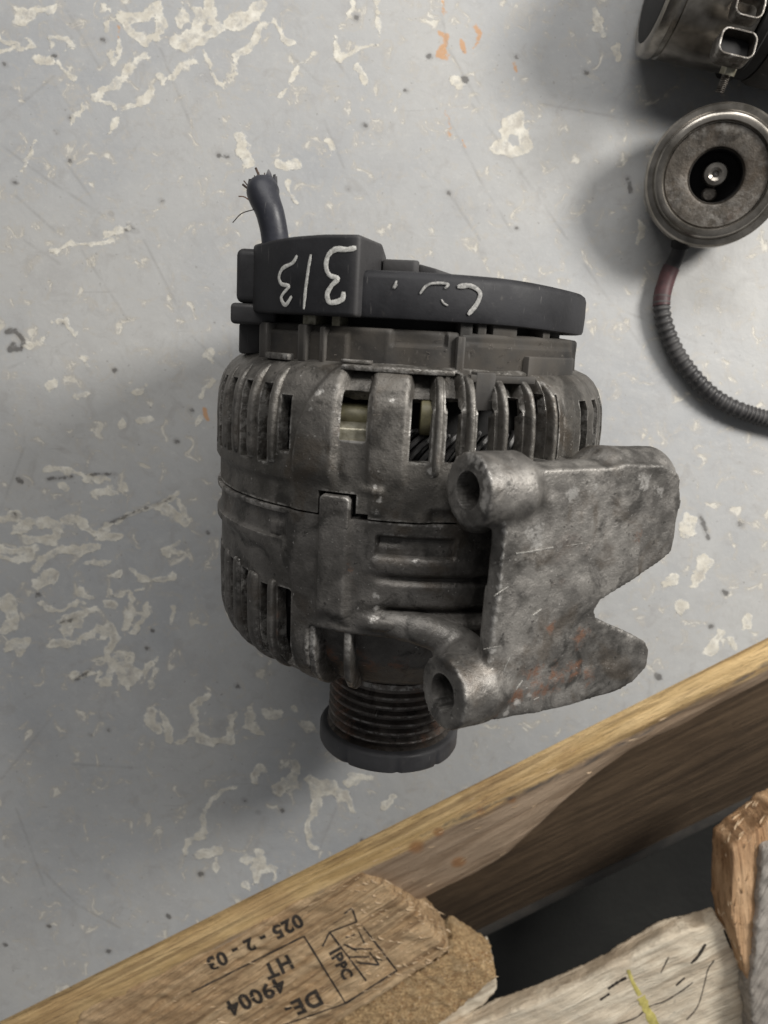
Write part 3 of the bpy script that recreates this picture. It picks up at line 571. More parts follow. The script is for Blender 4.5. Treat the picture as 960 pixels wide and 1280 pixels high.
ribbon('chalk_mark', c2([(195, 262), (215, 235), (245, 222), (300, 225), (288, 242)]), 3.2, 61.25, M['chalk_faint'], cover)
ribbon('chalk_mark', c2([(108, 212), (96, 240), (110, 226)]), 3.0, 61.25, M['chalk_faint'], cover)
ribbon('chalk_mark', c2([(275, 283), (285, 298), (300, 306)]), 2.4, 61.25, M['chalk_faint'], cover)
# cut cable stub with frayed wires
zt = 118
b0 = w2l(at(344, 300, zt)); b1 = w2l(at(338, 268, zt + 1)); b2 = w2l(at(330, 246, zt)); b3 = w2l(at(328, 233, zt - 2))
path = spline([b0 + [0, -8, -2], b0, b1, b2, b3], 8); nP = len(path)
rad = [float(np.interp(i / (nP - 1), [0, .35, .6, .85, 1], [4.4, 4.3, 4.5, 5.2, 4.7])) for i in range(nP)]
V, Fc = tube(path, rad, 40, False); V = np.array(V)
for k in range(40):                                                                # ragged cut mouth
    V[-40 + k, 1] += 1.3 * sin(k * 1.3) + 1.2 * sin(k * .31 + 2)
o = mk('cable_stub', V, Fc, M['rubber'], alt, True, AX, None)
m_ = o.modifiers.new('s', 'SOLIDIFY'); m_.thickness = .9 * S; m_.offset = -1; bake(o, 50); stub = o
M['copper'] = simple('copper_strand', (.20, .085, .045), (.36, .17, .09), 900, .4, .8)
for k in range(42):
    a = random.random() * 6.28; r_ = random.random() * 3.6; p = b3 + np.array([r_ * cos(a), -5, r_ * sin(a)])
    L = 5.2 + random.random() * 3.6; d = (b3 - b2) / np.linalg.norm(b3 - b2) + rng.normal(0, .25, 3)
    V, Fc = tube(spline([p, p + d * L * .6, p + d * L + rng.normal(0, .7, 3)], 4), .38 if k % 4 == 0 else .2, 6); mk('wire_strand', V, Fc, M['strand' if k % 3 else 'copper'], stub, True, AX)
p = w2l(at(332, 262, zt)); V, Fc = tube(spline([p + [-3, 0, 0], p + [-7.5, -1.5, 0], p + [-10.5, -4.2, -1]], 4), .16, 6); mk('wire_strand', V, Fc, M['strand'], stub, True, AX)

# --- grooved pulley
V, Fc = lathe([(-64, 8), (-64, 27), (-67, 26), (-68, 20), (-74, 20), (-74, 8)], 72); mk('bearing_collar', V, Fc, M['deep_black'], alt, True, AX)
prof = [(-71.5, 8), (-71.5, 24.2), (-72.2, 25.4), (-74.2, 25.4), (-74.8, 24.2), (-75.0, 23.6)]
y = -75.0
for k in range(6):
    prof += [(y - .5, 23.7), (y - 1.2, 23.7), (y - 2.3, 25.2), (y - 2.9, 25.45), (y - 3.3, 25.2)]
    y -= 3.56
prof += [(y - .9, 23.7), (y - 1.3, 23.7), (y - 2.4, 26.2), (y - 2.6, 26.6), (y - 2.6, 8)]
prof = [(a, b) for a, b in prof]
V, Fc = lathe(prof, 144); pul = mk('pulley', V, Fc, M['pulley'], alt, True, AX, 28); fixn(pul)
ye = y - 2.4
V, Fc = lathe([(ye + .2, 10), (ye + .2, 27.2), (ye - .4, 28.2), (ye - 1.2, 28.7), (ye - 6.4, 28.7), (ye - 7.4, 28.2), (ye - 7.8, 26.5), (ye - 7.8, 12), (ye - 6, 10)], 144)
V = np.array(V); aa = np.arctan2(V[:, 0], V[:, 2]); rr2 = np.hypot(V[:, 0], V[:, 2])
for a0 in (-.62, .12, .74, 1.6, -1.7):                                              # knocks in the rim
    dd = np.exp(-((aa - a0) / .03) ** 2) * np.where((rr2 > 27.8), 1.0, 0) * np.where(V[:, 1] < ye - 3, 1, .1); V[:, 0] *= 1 - dd / 30; V[:, 2] *= 1 - dd / 30
fl = mk('flange', V, Fc, M['flange'], pul, True, AX, 40); fixn(fl)
V, Fc = lathe([(ye - 7.5, .5), (ye - 9.5, .5), (ye - 9.5, 8), (ye - 7, 9)], 6); o = mk('shaft_nut', V, Fc, M['steel'], pul, True, AX, 20)
paint(pul, 'rust', [(OFF + np.array([-22, -80, 11]), 9), (OFF + np.array([-20, -88, 14]), 9), (OFF + np.array([-18, -94, 17]), 7), (OFF + np.array([20, -92, 15]), 6), (OFF + np.array([14, -96, 21]), 4), (OFF + np.array([-21, -74, 12]), 7), (OFF + np.array([12, -76, 22]), 5)])

# --- bracket: two bolt sleeves and a notched plate, cast in one piece
PH = radians(30); SH = ROT.T @ (at(509, 600, 72.5) - P0)
def bl(s, v, d): return np.array([d * sin(PH) + s * cos(PH), v, d * cos(PH) - s * sin(PH)]) + SH
DB = 79.5
outl = [(-22, 17), (-19, 20.5), (-14, 20.2), (13, 19.5), (20, 20.5), (36, 19.5), (43, 16.5), (45.2, 8), (44.4, -8), (40, -10.8), (16.5, -20.6), (14.2, -23.5), (15.5, -26), (38, -36.5), (41, -40), (40.8, -46), (36, -50), (30, -52), (5, -53.3), (-24, -51.6), (-24.5, -44), (-22.5, -10)]
def plate(pts, d0, d1):
    n = len(pts); V = [bl(s, v, d0) for s, v in pts] + [bl(s, v, d1) for s, v in pts]
    return V, [tuple(range(n)), tuple(range(n, 2 * n))[::-1]] + [(i, n + i, n + (i + 1) % n, (i + 1) % n) for i in range(n)]
def plate_tri(pts, d0, d1):
    bm = bmesh.new(); V, Fc = plate(pts, d0, d1); vs = [bm.verts.new(v) for v in V]
    for f in Fc: bm.faces.new([vs[i] for i in f])
    bmesh.ops.triangulate(bm, faces=[f for f in bm.faces if len(f.verts) > 4]); bm.verts.index_update()
    r = ([tuple(v.co) for v in bm.verts], [tuple(v.index for v in f.verts) for f in bm.faces]); bm.free(); return r
segs = [plate_tri(outl, 80.3, 86.4)]
segs.append(tube([bl(-30.5, 13.8, DB), bl(-15, 13.8, DB), bl(-10, 13.8, DB)], [10.2, 10.2, 7.5], 40))
segs.append(tube([bl(-16, 14.2, DB), bl(20, 14.2, DB)], 6.6, 32))
segs.append(tube([bl(10, 13.2, 76), bl(18, 13.2, 75.4), bl(41, 12.6, 75.4), bl(44.0, 12.4, 75.4)], [6, 10.8, 10.8, 9.4], 40))
segs.append(tube([bl(-33.5, -43.6, DB), bl(-22, -43.6, DB), bl(-14, -43.6, DB)], [10.6, 10.6, 7.5], 40))
segs.append(tube([bl(-18, -44.5, DB), bl(36, -43, DB), bl(40, -43, DB)], [7.2, 7.4, 6], 32))
P = lambda t, r, y: np.array([r * sin(radians(t)), y, r * cos(radians(t))])
sp_ = spline([P(-12, 64.5, -31.0), P(-2, 66.2, -31.8), P(8, 68.5, -33.5), P(15, 73, -37), bl(-24, -40, 76)], 8); segs.append(tube(sp_, [float(np.interp(k_, [0, 10, 20, 32], [3.0, 4.6, 5.6, 7.0])) for k_ in range(len(sp_))], 24))
segs.append(tube(spline([P(14, 64, -36), bl(-24, -43, 73)], 4), 6.5, 20))
segs.append(tube(spline([P(16, 62, 0), P(16, 70, 4), bl(-20, 11, 75)], 5), [5] * 5 + [6.5] * 6, 20))
for v0 in (8, 13, -42):                                                             # webs down to the body under the plate
    segs.append(tube([bl(-4, v0, 62), bl(-4, v0, 80)], 6.5, 20)); segs.append(tube([bl(14, v0, 62), bl(14, v0, 80)], 6, 20)); segs.append(tube([bl(5, v0, 62), bl(5, v0, 80)], 6, 20))
segs.append(plate_tri([(-5, 10), (3, 10), (3, -42), (-5, -42)], 64, 82))
brk = mk('mounting_bracket', *join(*segs), M['bracket'], alt, True, AXB, None)
m_ = brk.modifiers.new('r', 'REMESH'); m_.mode = 'VOXEL'; m_.voxel_size = .8 * S
m_ = brk.modifiers.new('sm', 'SMOOTH'); m_.iterations = 3; m_.factor = .5
cut = mk('cutter', *join(tube([bl(-45, 13.8, DB), bl(-8, 13.8, DB)], 5.3, 32), tube([bl(-45, -43.6, DB), bl(-8, -43.6, DB)], 5.6, 32), tube([bl(34, 12.2, DB), bl(60, 12.2, DB)], 4.5, 24)), None, alt, True, AXB, None); fixn(cut)
bake(brk, None); fixn(brk)
m_ = brk.modifiers.new('b', 'BOOLEAN'); m_.object = cut; m_.operation = 'DIFFERENCE'; m_.solver = 'EXACT'
bake(brk, 55); bpy.data.objects.remove(cut)
me = brk.data; co = np.empty(len(me.vertices) * 3); me.vertices.foreach_get('co', co); co = co.reshape(-1, 3) / S
dz = (fbm(co, .16, 4, 3) - .5) * .9; nr = np.empty(len(me.vertices) * 3); me.vertices.foreach_get('normal', nr); nr = nr.reshape(-1, 3)
me.vertices.foreach_set('co', ((co + nr * dz[:, None]) * S).ravel()); me.update()
paint(brk, 'rust', [(OFF + bl(s, v, 86), r) for s, v, r in [(10, -31, 4.2), (-7, -41, 5.5), (-13, -45, 5), (2, -42, 5.5), (8, -41, 5), (-3, -46, 4.5), (28, -2, 2.6), (-20, -50, 2), (14, -44, 4), (-2, -26, 3)]])
paint(brk, 'bright', [(OFF + bl(s, v, 86), r) for s, v, r in [(-12, 3, 4.5), (-11, -1, 3.8)] + [(-22.5, q_, 1.6) for q_ in range(-48, 14, 3)] + [ (28, 15, 4), (35, 12, 3), (-20, 15, 2.6), (-12, -48, 2.2), (-8, -46, 1.6), (-16, -50, 2.4), (0, 13, 4), (8, 14, 3), (-24, -49, 3)]] + [(OFF + bl(-30.5, 13.8 + 8 * sin(a), DB + 8 * cos(a)), 2.4) for a in np.linspace(-.3, 1.6, 6)])
# casting line and scratches across the plate (raised thin beads)
def bead(pts, wd, hgt=.12):
    P_ = spline([bl(s, v, 86.75) for s, v in pts], 5); P_ = [p + (fbm(p[None] + OFF, .16, 4, 3)[0] - .5) * .9 * np.array([sin(PH), 0, cos(PH)]) - np.array([sin(PH), 0, cos(PH)]) * .27 for p in P_]
    mk('scratch', *tube(P_, [wd * (.4 + .8 * random.random()) for _ in P_], 6), M['scr'], brk, True, AXB)
M['scr'] = simple('bare_metal_scratch', (.30, .29, .27), (.62, .60, .56), 900, .35, .6)
for pts, wd in [([(-18, -2.8), (-12, -2.6), (-5, -2.2)], .22), ([(0, -2.2), (8, -2)], .12), ([(-24, -14), (-22, -13), (-19.5, -12)], .2), ([(-10, -21.5), (-7, -20)], .22), ([(-19, -40), (-18, -36), (-16, -32)], .16), ([(-24, -49), (-18, -46), (-14, -44), (-11, -41)], .28), ([(-14, -44), (-9, -43.5)], .22), ([(-26, -29), (-20, -29)], .1), ([(-6, -48), (-4, -47.6)], .18)]:
    bead(pts, wd)
paint(front, 'bright', [(OFF + KV * hit(x, y, 71), r) for x, y, r in [(472, 762, 2.2), (468, 775, 2.4), (500, 790, 2.2), (530, 790, 2), (430, 622, 2), (425, 690, 1.5), (500, 708, 1.6), (520, 702, 1.4), (470, 745, 1.8)]])
paint(front, 'rust', [(OFF + KV * hit(x, y, 70), r) for x, y, r in [(433, 700, 2.6), (437, 710, 2), (418, 690, 1.6), (335, 790, 3.5), (345, 770, 3)]] + [(OFF + KV * hit(x, y, 60), r) for x, y, r in [(410, 810, 4), (418, 830, 4), (452, 815, 3.5), (462, 835, 5), (500, 830, 4), (408, 845, 3)]])
paint(rear, 'bright', [(OFF + KV * hit(x, y, 71.5), r) for x, y, r in [(398, 490, 2), (390, 510, 1.8), (386, 545, 1.8), (495, 480, 2), (490, 500, 1.8), (470, 608, 1.4), (474, 625, 1.8), (472, 640, 1.6), (540, 590, 2.4), (425, 480, 1.6)]])

# ------------------------------------------------------------------ PUMP PULLEY UNIT at the upper right (round, face up)
C2 = at(895, 220, 37); ax2 = np.array([-.36, -.28, 1.]); ax2 /= np.linalg.norm(ax2)
xx = np.cross([0, 1, 0], ax2); xx /= np.linalg.norm(xx); rot2 = np.stack([np.cross(ax2, -xx), ax2, xx], 1)   # local y = its axis
if np.linalg.det(rot2) < 0: rot2[:, 0] *= -1
unit = empty('pulley_wheel', C2 + ax2 * -37 / ax2[2], rot2)
tag(unit, 'round steel pulley wheel with dark hollow hub lying face up by the black hose', 'pulley')
U = lambda v: np.asarray(v, float) + [0, 37 / ax2[2], 0]
V, Fc = lathe([(-1, 10.2), (.4, 11), (.8, 12), (.6, 19.4), (.2, 19.8)], 96); mk('face_plate', V, Fc, cast_metal('oily_face', (.075, .064, .052), (.125, .108, .09), .42, .45, .4, .2), unit, True, U)
V, Fc = lathe([(-9, 20.0), (.9, 20.0), (2.0, 20.6), (2.1, 22.0), (1.4, 23.2), (-.5, 24.0), (-2.6, 24.2), (-3.2, 24.6), (-3.4, 26.6), (-4.2, 27.4), (-8, 27.8), (-9, 27.8), (-12, 26), (-13.5, 26), (-16, 28.2), (-20, 28.4), (-20, 15)], 128); mk('rim', V, Fc, M['bright_steel'], unit, True, U)
V, Fc = lathe([(0, 10.4), (-12, 9.6), (-12, 2)], 64); mk('hub_bore', V, Fc, M['deep_black'], unit, True, U)
V, Fc = lathe([(-12, 5.2), (-5.5, 5.0), (-4.2, 4.3), (-3.9, 2.6), (-4.6, 1.4), (-6, 1.0), (-6, .1)], 40); V = np.array(V); V[:, 0] += 1.0; mk('shaft', V, Fc, M['bright_steel'], unit, True, U)
V, Fc = lathe([(-12, 3), (-7, 3), (-6.2, 2.2), (-6, .1)], 24); V = np.array(V); V[:, 2] += -2; V[:, 0] += -6.5; mk('rivet', V, Fc, M['steel'], unit, True, U)
V, Fc = lathe([(-20, 10), (-20, 27.5), (-22, 27.5), (-26, 26.5), (-28.5, 25), (-28.5, 10)], 96); mk('casing', V, Fc, M['deep_black'], unit, True, U)

# black ribbed hose running from it
cpts = [at(862, 268, 16), at(853, 290, 12), at(849, 314, 8), at(834, 347, 5.4), at(827, 383, 5.2), at(838, 425, 5.2), at(860, 462, 5.2), at(892, 495, 5.2), at(930, 515, 5.2), at(985, 530, 5.2), at(1060, 545, 5.2)]
sp = spline(cpts, 40); sp = [np.array(p) for p in sp]
acc = 0; P_ = [sp[0]]
for a, b in zip(sp[:-1], sp[1:]):
    acc += np.linalg.norm(b - a)
    if acc > .45: P_.append(b); acc = 0
rad = [3.55 + .42 * sin(2 * pi * i / 4.) if i > 60 else 3.3 for i in range(len(P_))]
hose = mk('hose', *tube(P_, rad, 20), plastic('hose_black', (.022, .021, .022), (.05, .048, .048), .45, .3), None, True, None, None)
tag(hose, 'black ribbed hose curving across the bench from the round pulley', 'hose')
k0, k1 = 40, 68
mk('red_sleeve', *tube(P_[k0:k1], [3.75] * (k1 - k0), 20), M['red'], hose, True)
V, Fc = tube([P_[0] + [2, 6, 2], P_[0], P_[10], P_[24]], [5, 5, 4.6, 4.2], 20); mk('end_cap', V, Fc, M['deep_black'], hose, True)
# red and grey thin wire beside the hose
wp = spline([at(858, 280, 6), at(840, 315, 3), at(829, 340, 2), at(822, 372, 1.5), at(823, 405, 1.2), at(838, 450, 1.2), at(862, 500, 1.2)], 10)
# ------------------------------------------------------------------ COMPRESSOR at the top right corner
A0 = at(818, 32, 30); yaw = radians(-13)
cx = np.array([cos(yaw), sin(yaw), 0]); cy = np.array([0, 0, 1.]); cz = np.cross(cx, cy)
rot3 = np.stack([np.cross(cx, np.array([0, 0, 1.])), cx, np.array([0, 0, 1.])], 1)       # local y along its axis, z up
if np.linalg.det(rot3) < 0: rot3[:, 0] *= -1
Zc = 32.; base = at(857, -28, Zc)
comp = empty('compressor', (base[0], base[1], 0), rot3)
tag(comp, 'oily steel compressor lying on its side at the top right corner', 'compressor')
K = lambda v: np.asarray(v, float) + [0, 0, Zc]
V, Fc = lathe([(-9, 5.0), (-9, 28.6), (-8.4, 29.6), (-6.6, 30.3), (-4.6, 30.3), (-4.0, 29.0), (-2.2, 28.9), (-1.8, 29.6), (20, 29.3), (27, 28.8), (28, 27.5), (28, 5.0)], 128); mk('clutch', V, Fc, M['bright_steel'], comp, True, K)
V, Fc = lathe([(-9.5, 5), (-9.5, 24), (-9.1, 25), (-9.1, 5)], 96); mk('clutch_plate', V, Fc, M['deep_black'], comp, True, K)
V, Fc = lathe([(28, 5.0), (28, 30.7), (31, 31.0), (32, 29.4), (36, 29.4), (37, 28.2), (37, 5.0)], 128); mk('coil_housing', V, Fc, M['deep_black'], comp, True, K)
V, Fc = lathe([(37, 5.0), (37, 29.4), (40, 30.7), (54, 30.7), (57, 29.4), (57, 5.0)], 96); bdy = mk('body', V, Fc, M['grey_plastic'], comp, True, K)
V, Fc = lathe([(57, 5.0), (57, 31.4), (61, 32.0), (66, 31.4), (66, 5.0)], 96); mk('clamp_ring', V, Fc, M['black'], comp, True, K)
V, Fc = lathe([(66, 5.0), (66, 28.8), (72, 29.4), (120, 29.4), (126, 25.6), (126, 5.0)], 96); mk('rear_body', V, Fc, M['alu'], comp, True, K)
# port with rounded rectangular rim, stud, bits of casting
def w3(p): return rot3.T @ (np.asarray(p) - np.array([base[0], base[1], Zc]))
pc = w3(at(924, 52, 62)); print('port', pc)
def rrect(cx_, cy_, a, b, r, n=6):
    out = []
    for sx, sy, a0 in ((1, 1, 0), (-1, 1, 90), (-1, -1, 180), (1, -1, 270)):
        for k in range(n + 1):
            an = radians(a0 + 90 * k / n); out.append((cx_ + sx * (a - r) + r * cos(an), cy_ + sy * (b - r) + r * sin(an)))
    return out
def ring_plate(cx_, cy_, a, b, r, wl, z0, z1):
    o_ = rrect(cx_, cy_, a, b, r); i_ = rrect(cx_, cy_, a - wl, b - wl, r * .7); n = len(o_); V = [(x, y, z0) for x, y in o_] + [(x, y, z1) for x, y in o_] + [(x, y, z0) for x, y in i_] + [(x, y, z1) for x, y in i_]
    Fc = []
    for i in range(n):
        j = (i + 1) % n; Fc += [(i, j, n + j, n + i), (n + i, n + j, 3 * n + j, 3 * n + i), (2 * n + i, 3 * n + i, 3 * n + j, 2 * n + j)]
    return V, Fc
zt_ = 29.5
V, Fc = ring_plate(pc[0], pc[1], 5.0, 7.0, 3.2, .9, zt_ - 8, zt_); o = mk('port_rim', V, Fc, M['steel'], comp, True, K, None); fixn(o); bevel(o, .5, 2)
o = mk('port_well', *prism_z(rrect(pc[0], pc[1], 3.8, 5.8, 2.4), zt_ - 8, zt_ - 5), M['deep_black'], comp, True, K)
V, Fc = ring_plate(pc[0] - 14 if pc[0] < 0 else pc[0] - 14, pc[1] + 1, 4.5, 5.5, 3.0, .9, zt_ - 6, zt_); o = mk('port_rim', V, Fc, M['steel'], comp, True, K, None); fixn(o); bevel(o, .5, 2)
s0 = w3(at(912, 84, 50)); s1 = w3(at(899, 116, 46))
V, Fc = tube([s0, s0 + (s1 - s0) * .3], 3.0, 6); mk('bolt_head', V, Fc, M['brass'], comp, True, K)
ps = [s0 + (s1 - s0) * k / 28 for k in range(6, 29)]; V, Fc = tube(ps, [1.5 + .28 * (k % 2) for k in range(len(ps))], 12); mk('threaded_stud', V, Fc, M['steel'], comp, True, K)
V, Fc = box(-14, 14, 4, 60, -32, -26); mk('foot', V, Fc, M['grey_plastic'], comp, True, K)

# ------------------------------------------------------------------ WOODEN PALLET along the sheet's edge
def wood(name, a, b, streak, grain_dir, rough=.75, specks=.3, fibre=1., blot=None, fresh=False):
    n = NT(name); v = n.map(n.tc, (1, 1, 1), (0, 0, grain_dir))
    st = n.noise(1, 6, .65, .8, vec=n.map(v, (14, 190, 60))); fn = n.noise(1, 4, .7, .3, vec=n.map(v, (70, 1100, 400)))
    big = n.noise(22, 4, .6, .5); c = n.mix(n.ramp(st, .3, .7), a, b); c = n.mix(n.ramp(big, .45, .7, 0, .45), c, streak)
    c = n.mix(n.ramp(fn, .50, .70, 0, .6), c, tuple(x * .45 for x in streak))
    ln = n.noise(1, 3, .5, .5, vec=n.map(v, (9, 330, 120))); c = n.mix(n.ramp(ln, .56, .62, 0, .5), c, tuple(x * .5 for x in streak)); c = n.mix(n.ramp(ln, .40, .34, 0, .35), c, tuple(min(1, x * 1.15) for x in b))
    if fresh:
        fr = n.ramp(n.math('ADD', n.attr('fresh'), n.math('MULTIPLY', n.math('SUBTRACT', big, .5), .9)), .35, .75); c = n.mix(n.math('SUBTRACT', 1., fr), c, n.mix(n.ramp(st, .35, .65), (.27, .19, .125), (.43, .32, .225)))
        kn = n.ramp(n.math('ADD', n.attr('knot'), n.math('MULTIPLY', n.math('SUBTRACT', st, .5), .8)), .4, .9, 0, .75); c = n.mix(kn, c, (.36, .17, .065))
    mt = n.noise(1, 5, .7, 1.2, vec=n.map(v, (60, 160, 100)))
    c = n.mix(n.ramp(mt, .62, .72, 0, specks), c, (.03, .026, .022))
    if blot:
        bm_ = n.attr('blot'); c = n.mix(n.ramp(n.math('ADD', bm_, n.math('MULTIPLY', n.math('SUBTRACT', mt, .5), 1.3)), .4, .8, 0, .85), c, blot)
    h = n.math('ADD', n.math('MULTIPLY', st, .7), n.math('MULTIPLY', fn, .3 * fibre))
    return n.out(c, rough, 0., n.bump(n.noise(900, 4, .7, .3, stretch=None), .0005, .6, n.bump(h, .0026, 1.)), .3)
ga = atan2(ed[1], ed[0])
M['beam'] = wood('pale_pine', (.54, .36, .155), (.80, .58, .30), (.42, .25, .12), -ga, .7, .35, 1., (.12, .11, .10), True)
M['block'] = wood('aged_block_wood', (.44, .28, .145), (.70, .51, .31), (.34, .20, .10), -ga - .12, .85, .4, 2.4)
M['bark'] = wood('bleached_split_wood', (.62, .52, .39), (.80, .72, .58), (.66, .50, .34), -ga, .8, .55, .8, (.13, .12, .115))
M['chip'] = wood('pressed_chips', (.38, .22, .09), (.56, .37, .18), (.42, .24, .10), 1.2, .9, .25, 2.)
M['brown'] = wood('shadow_brown_wood', (.075, .050, .030), (.135, .092, .056), (.07, .046, .028), -ga, .8, .4, 1.)  # wood colour darkened to stand for the shadow below the beam
n = NT('pressed_chips'); vv = n.map(n.tc, (1, 1.6, 1)); g1 = n.noise(420, 6, .75, 1.2, vec=vv); g2 = n.noise(140, 4, .6)
c_ = n.mix(n.ramp(g1, .38, .62), (.34, .19, .08), (.76, .54, .29)); c_ = n.mix(n.ramp(g2, .5, .7, 0, .5), c_, (.66, .50, .30))
M['chip'] = n.out(c_, .9, 0., n.bump(g1, .0022, 1.))
M['raw'] = wood('split_orange_wood', (.46, .27, .14), (.66, .44, .26), (.34, .18, .09), 1.45, .75, .2, 1.)
M['weathered'] = wood('weathered_grey_wood', (.28, .255, .225), (.46, .42, .375), (.33, .29, .25), -1.1, .9, .4, 1.2)
pr = at(300, 1180); 
pal = empty('wooden_pallet', (float(EDGE0[0]) + 100, float(EDGE0[1]) + 20, -150))
tag(pal, 'broken wooden pallet with a black export stamp below the bench edge', 'pallet')
PB = np.array([EDGE0[0] + 100, EDGE0[1] + 20, -150.])
PX = lambda v: np.asarray(v, float) - PB
def e2(s, d, z): q = EDGE0 + ed * s + en * d; return (q[0], q[1], z)
# long edge beam, cross-section swept along the edge with uneven arris that follows the shadow's edge
def beam():
    sec = [(-40, -3.0), (0, -3.0), (6, -3.2), (13, -4.2), (20, -6.5), (28, -9.5), (36, -13), (43, -17.5), (47, -23), (49, -32), (48, -50), (-40, -50)]
    ss_ = np.arange(-260, 720, 2.0); V = []; m = []
    dense = []
    for (a, b) in zip(sec[:-1], sec[1:]):
        L = np.hypot(b[0] - a[0], b[1] - a[1]); k = max(1, int(L / 2.2)) if a[0] > -1 and a[1] > -45 else 1
        dense += [(a[0] + (b[0] - a[0]) * i / k, a[1] + (b[1] - a[1]) * i / k) for i in range(k)]
    dense.append(sec[-1]); nd = len(dense)
    P = np.array([[s, d, z] for s in ss_ for d, z in dense])
    nz = (fbm(P * [.25, 1, 1], .09, 4, 9) - .5)
    P[:, 1] = np.where(P[:, 1] > 14, 14 + (P[:, 1] - 14) * np.interp(P[:, 0] + 12 * np.sin(P[:, 0] / 23), [130, 250, 300, 350, 430], [1.3, 1.12, .8, .52, .42]), P[:, 1])  # width varied so the beam ends where the cast shadow begins
    P[:, 2] += np.where(P[:, 1] > 1.5, nz * 4.2 * np.clip((P[:, 1] - 1) / 8, 0, 1), 0)
    P[:, 1] += np.where(P[:, 1] > 8, nz * 3.0, 0)
    V = np.array([e2(*p) for p in P]); n1 = len(ss_); I = np.arange(n1 * nd).reshape(n1, nd)
    q = np.stack([I[:-1, :-1], I[1:, :-1], I[1:, 1:], I[:-1, 1:]], -1).reshape(-1, 4)
    q2 = np.stack([I[:-1, -1], I[1:, -1], I[1:, 0], I[:-1, 0]], -1)
    o = mk('edge_beam', V, q.tolist() + q2.tolist() + [tuple(I[0]), tuple(I[-1][::-1])], M['beam'], pal, True, PX, 60); fixn(o); return o
bm_o = beam()
me = bm_o.data; nv = len(me.vertices); co = np.empty(nv * 3); me.vertices.foreach_get('co', co); co = co.reshape(-1, 3) / S + PB
dd_ = (co[:, :2] - EDGE0) @ en; s_ = (co[:, :2] - EDGE0) @ ed
val = np.exp(-((dd_ - 17 + 3 * np.sin(s_ / 30)) / 3.2) ** 2) * .62 * np.clip((s_ - 170) / 60, 0, 1)
a = me.attributes.new('blot', 'FLOAT', 'POINT'); a.data.foreach_set('value', val)
fv = 1 - ss(dd_, 11, 24) ; fv = np.maximum(fv, .75 * (1 - ss(s_, 60, 150)))
a = me.attributes.new('fresh', 'FLOAT', 'POINT'); a.data.foreach_set('value', fv)
kv = np.zeros(nv)
for kx, ky, kr in ((520, 1058, 7), (548, 1040, 5), (600, 1012, 4), (640, 1000, 4), (575, 1088, 6)):
    kp = at(kx, ky, -6)[:2]; kv = np.maximum(kv, np.clip(1.2 - np.linalg.norm(co[:, :2] - kp, axis=1) / kr, 0, 1))
a = me.attributes.new('knot', 'FLOAT', 'POINT'); a.data.foreach_set('value', kv)
def slab(name, poly_px, z, thick, mat, vox=1.5, amp=1.6, scale=.1, seed=2, tiltfun=None, parent=pal, zbot=None, strands=(1, 1, 1)):
    """outline given where it stands at height z, thick solid, roughened all over"""
    P = [at(x, y, z) for x, y in poly_px]
    bm = bmesh.new(); V, Fc = prism_z([(p[0], p[1]) for p in P], z - thick, z); vs = [bm.verts.new(v) for v in V]
    for f in Fc: bm.faces.new([vs[i] for i in f])
    bmesh.ops.triangulate(bm, faces=[f for f in bm.faces if len(f.verts) > 4]); bmesh.ops.recalc_face_normals(bm, faces=bm.faces); bm.verts.index_update()
    V = [tuple(v.co) for v in bm.verts]; Fc = [tuple(v.index for v in f.verts) for f in bm.faces]; bm.free()
    o = mk(name, V, Fc, mat, parent, True, PX, None)
    m_ = o.modifiers.new('r', 'REMESH'); m_.mode = 'VOXEL'; m_.voxel_size = vox * S; m_ = o.modifiers.new('sm', 'SMOOTH'); m_.iterations = 1; m_.factor = .5; bake(o, None)
    me = o.data; nv = len(me.vertices); co = np.empty(nv * 3); me.vertices.foreach_get('co', co); co = co.reshape(-1, 3) / S
    nr = np.empty(nv * 3); me.vertices.foreach_get('normal', nr); nr = nr.reshape(-1, 3)
    co2 = co + nr * ((fbm(co * np.array(strands), scale, 5, seed) - .5) * 2 * amp + (fbm(co * np.array(strands), scale * 5, 2, seed + 3) - .5) * .5)[:, None]
    if tiltfun is not None:
        w_ = co2 + PB; w_[:, 2] += tiltfun(w_[:, 0], w_[:, 1]); co2 = w_ - PB
    me.vertices.foreach_set('co', (co2 * S).ravel()); me.update(); return o
# stamped block
ZB = -5.
blk = slab('stamped_block', [(100, 1262), (300, 1168), (430, 1094), (452, 1090), (490, 1112), (530, 1150), (562, 1188), (528, 1212), (440, 1268), (330, 1340), (60, 1400)], ZB, 24, M['block'], 1.2, 1.7, .16, 5, None, pal, None, (.5, 1.2, 1))
chip = slab('chip_core', [(596, 1203), (622, 1222), (566, 1268), (470, 1330), (380, 1380), (340, 1340), (440, 1262), (528, 1213), (570, 1188)], -8., 30, M['chip'], 1.2, 1.5, .3, 8)
slab('lower_ply', [(619, 1216), (623, 1238), (590, 1268), (500, 1345), (420, 1400), (400, 1370), (480, 1330), (560, 1266)], -14., 30, M['bark'], 1.3, 1.5, .25, 8)
bark = slab('split_board', [(520, 1310), (575, 1290), (630, 1268), (690, 1246), (742, 1220), (792, 1195), (835, 1172), (860, 1162), (884, 1158), (902, 1150), (912, 1165), (930, 1200), (950, 1240), (985, 1250), (1010, 1420), (500, 1420)], -6., 13, M['bark'], 1.5, 2.2, .07, 11, None, pal, None, (.6, 1.3, 1))
raw = slab('splintered_post', [(914, 1062), (935, 1046), (970, 1018), (1020, 990), (1040, 1080), (985, 1120), (952, 1150), (946, 1200), (938, 1240), (928, 1205), (918, 1170), (912, 1145), (914, 1100)], 4., 22, M['raw'], 1.4, 1.6, .12, 12, None, pal, None, (2.2, .5, 1))
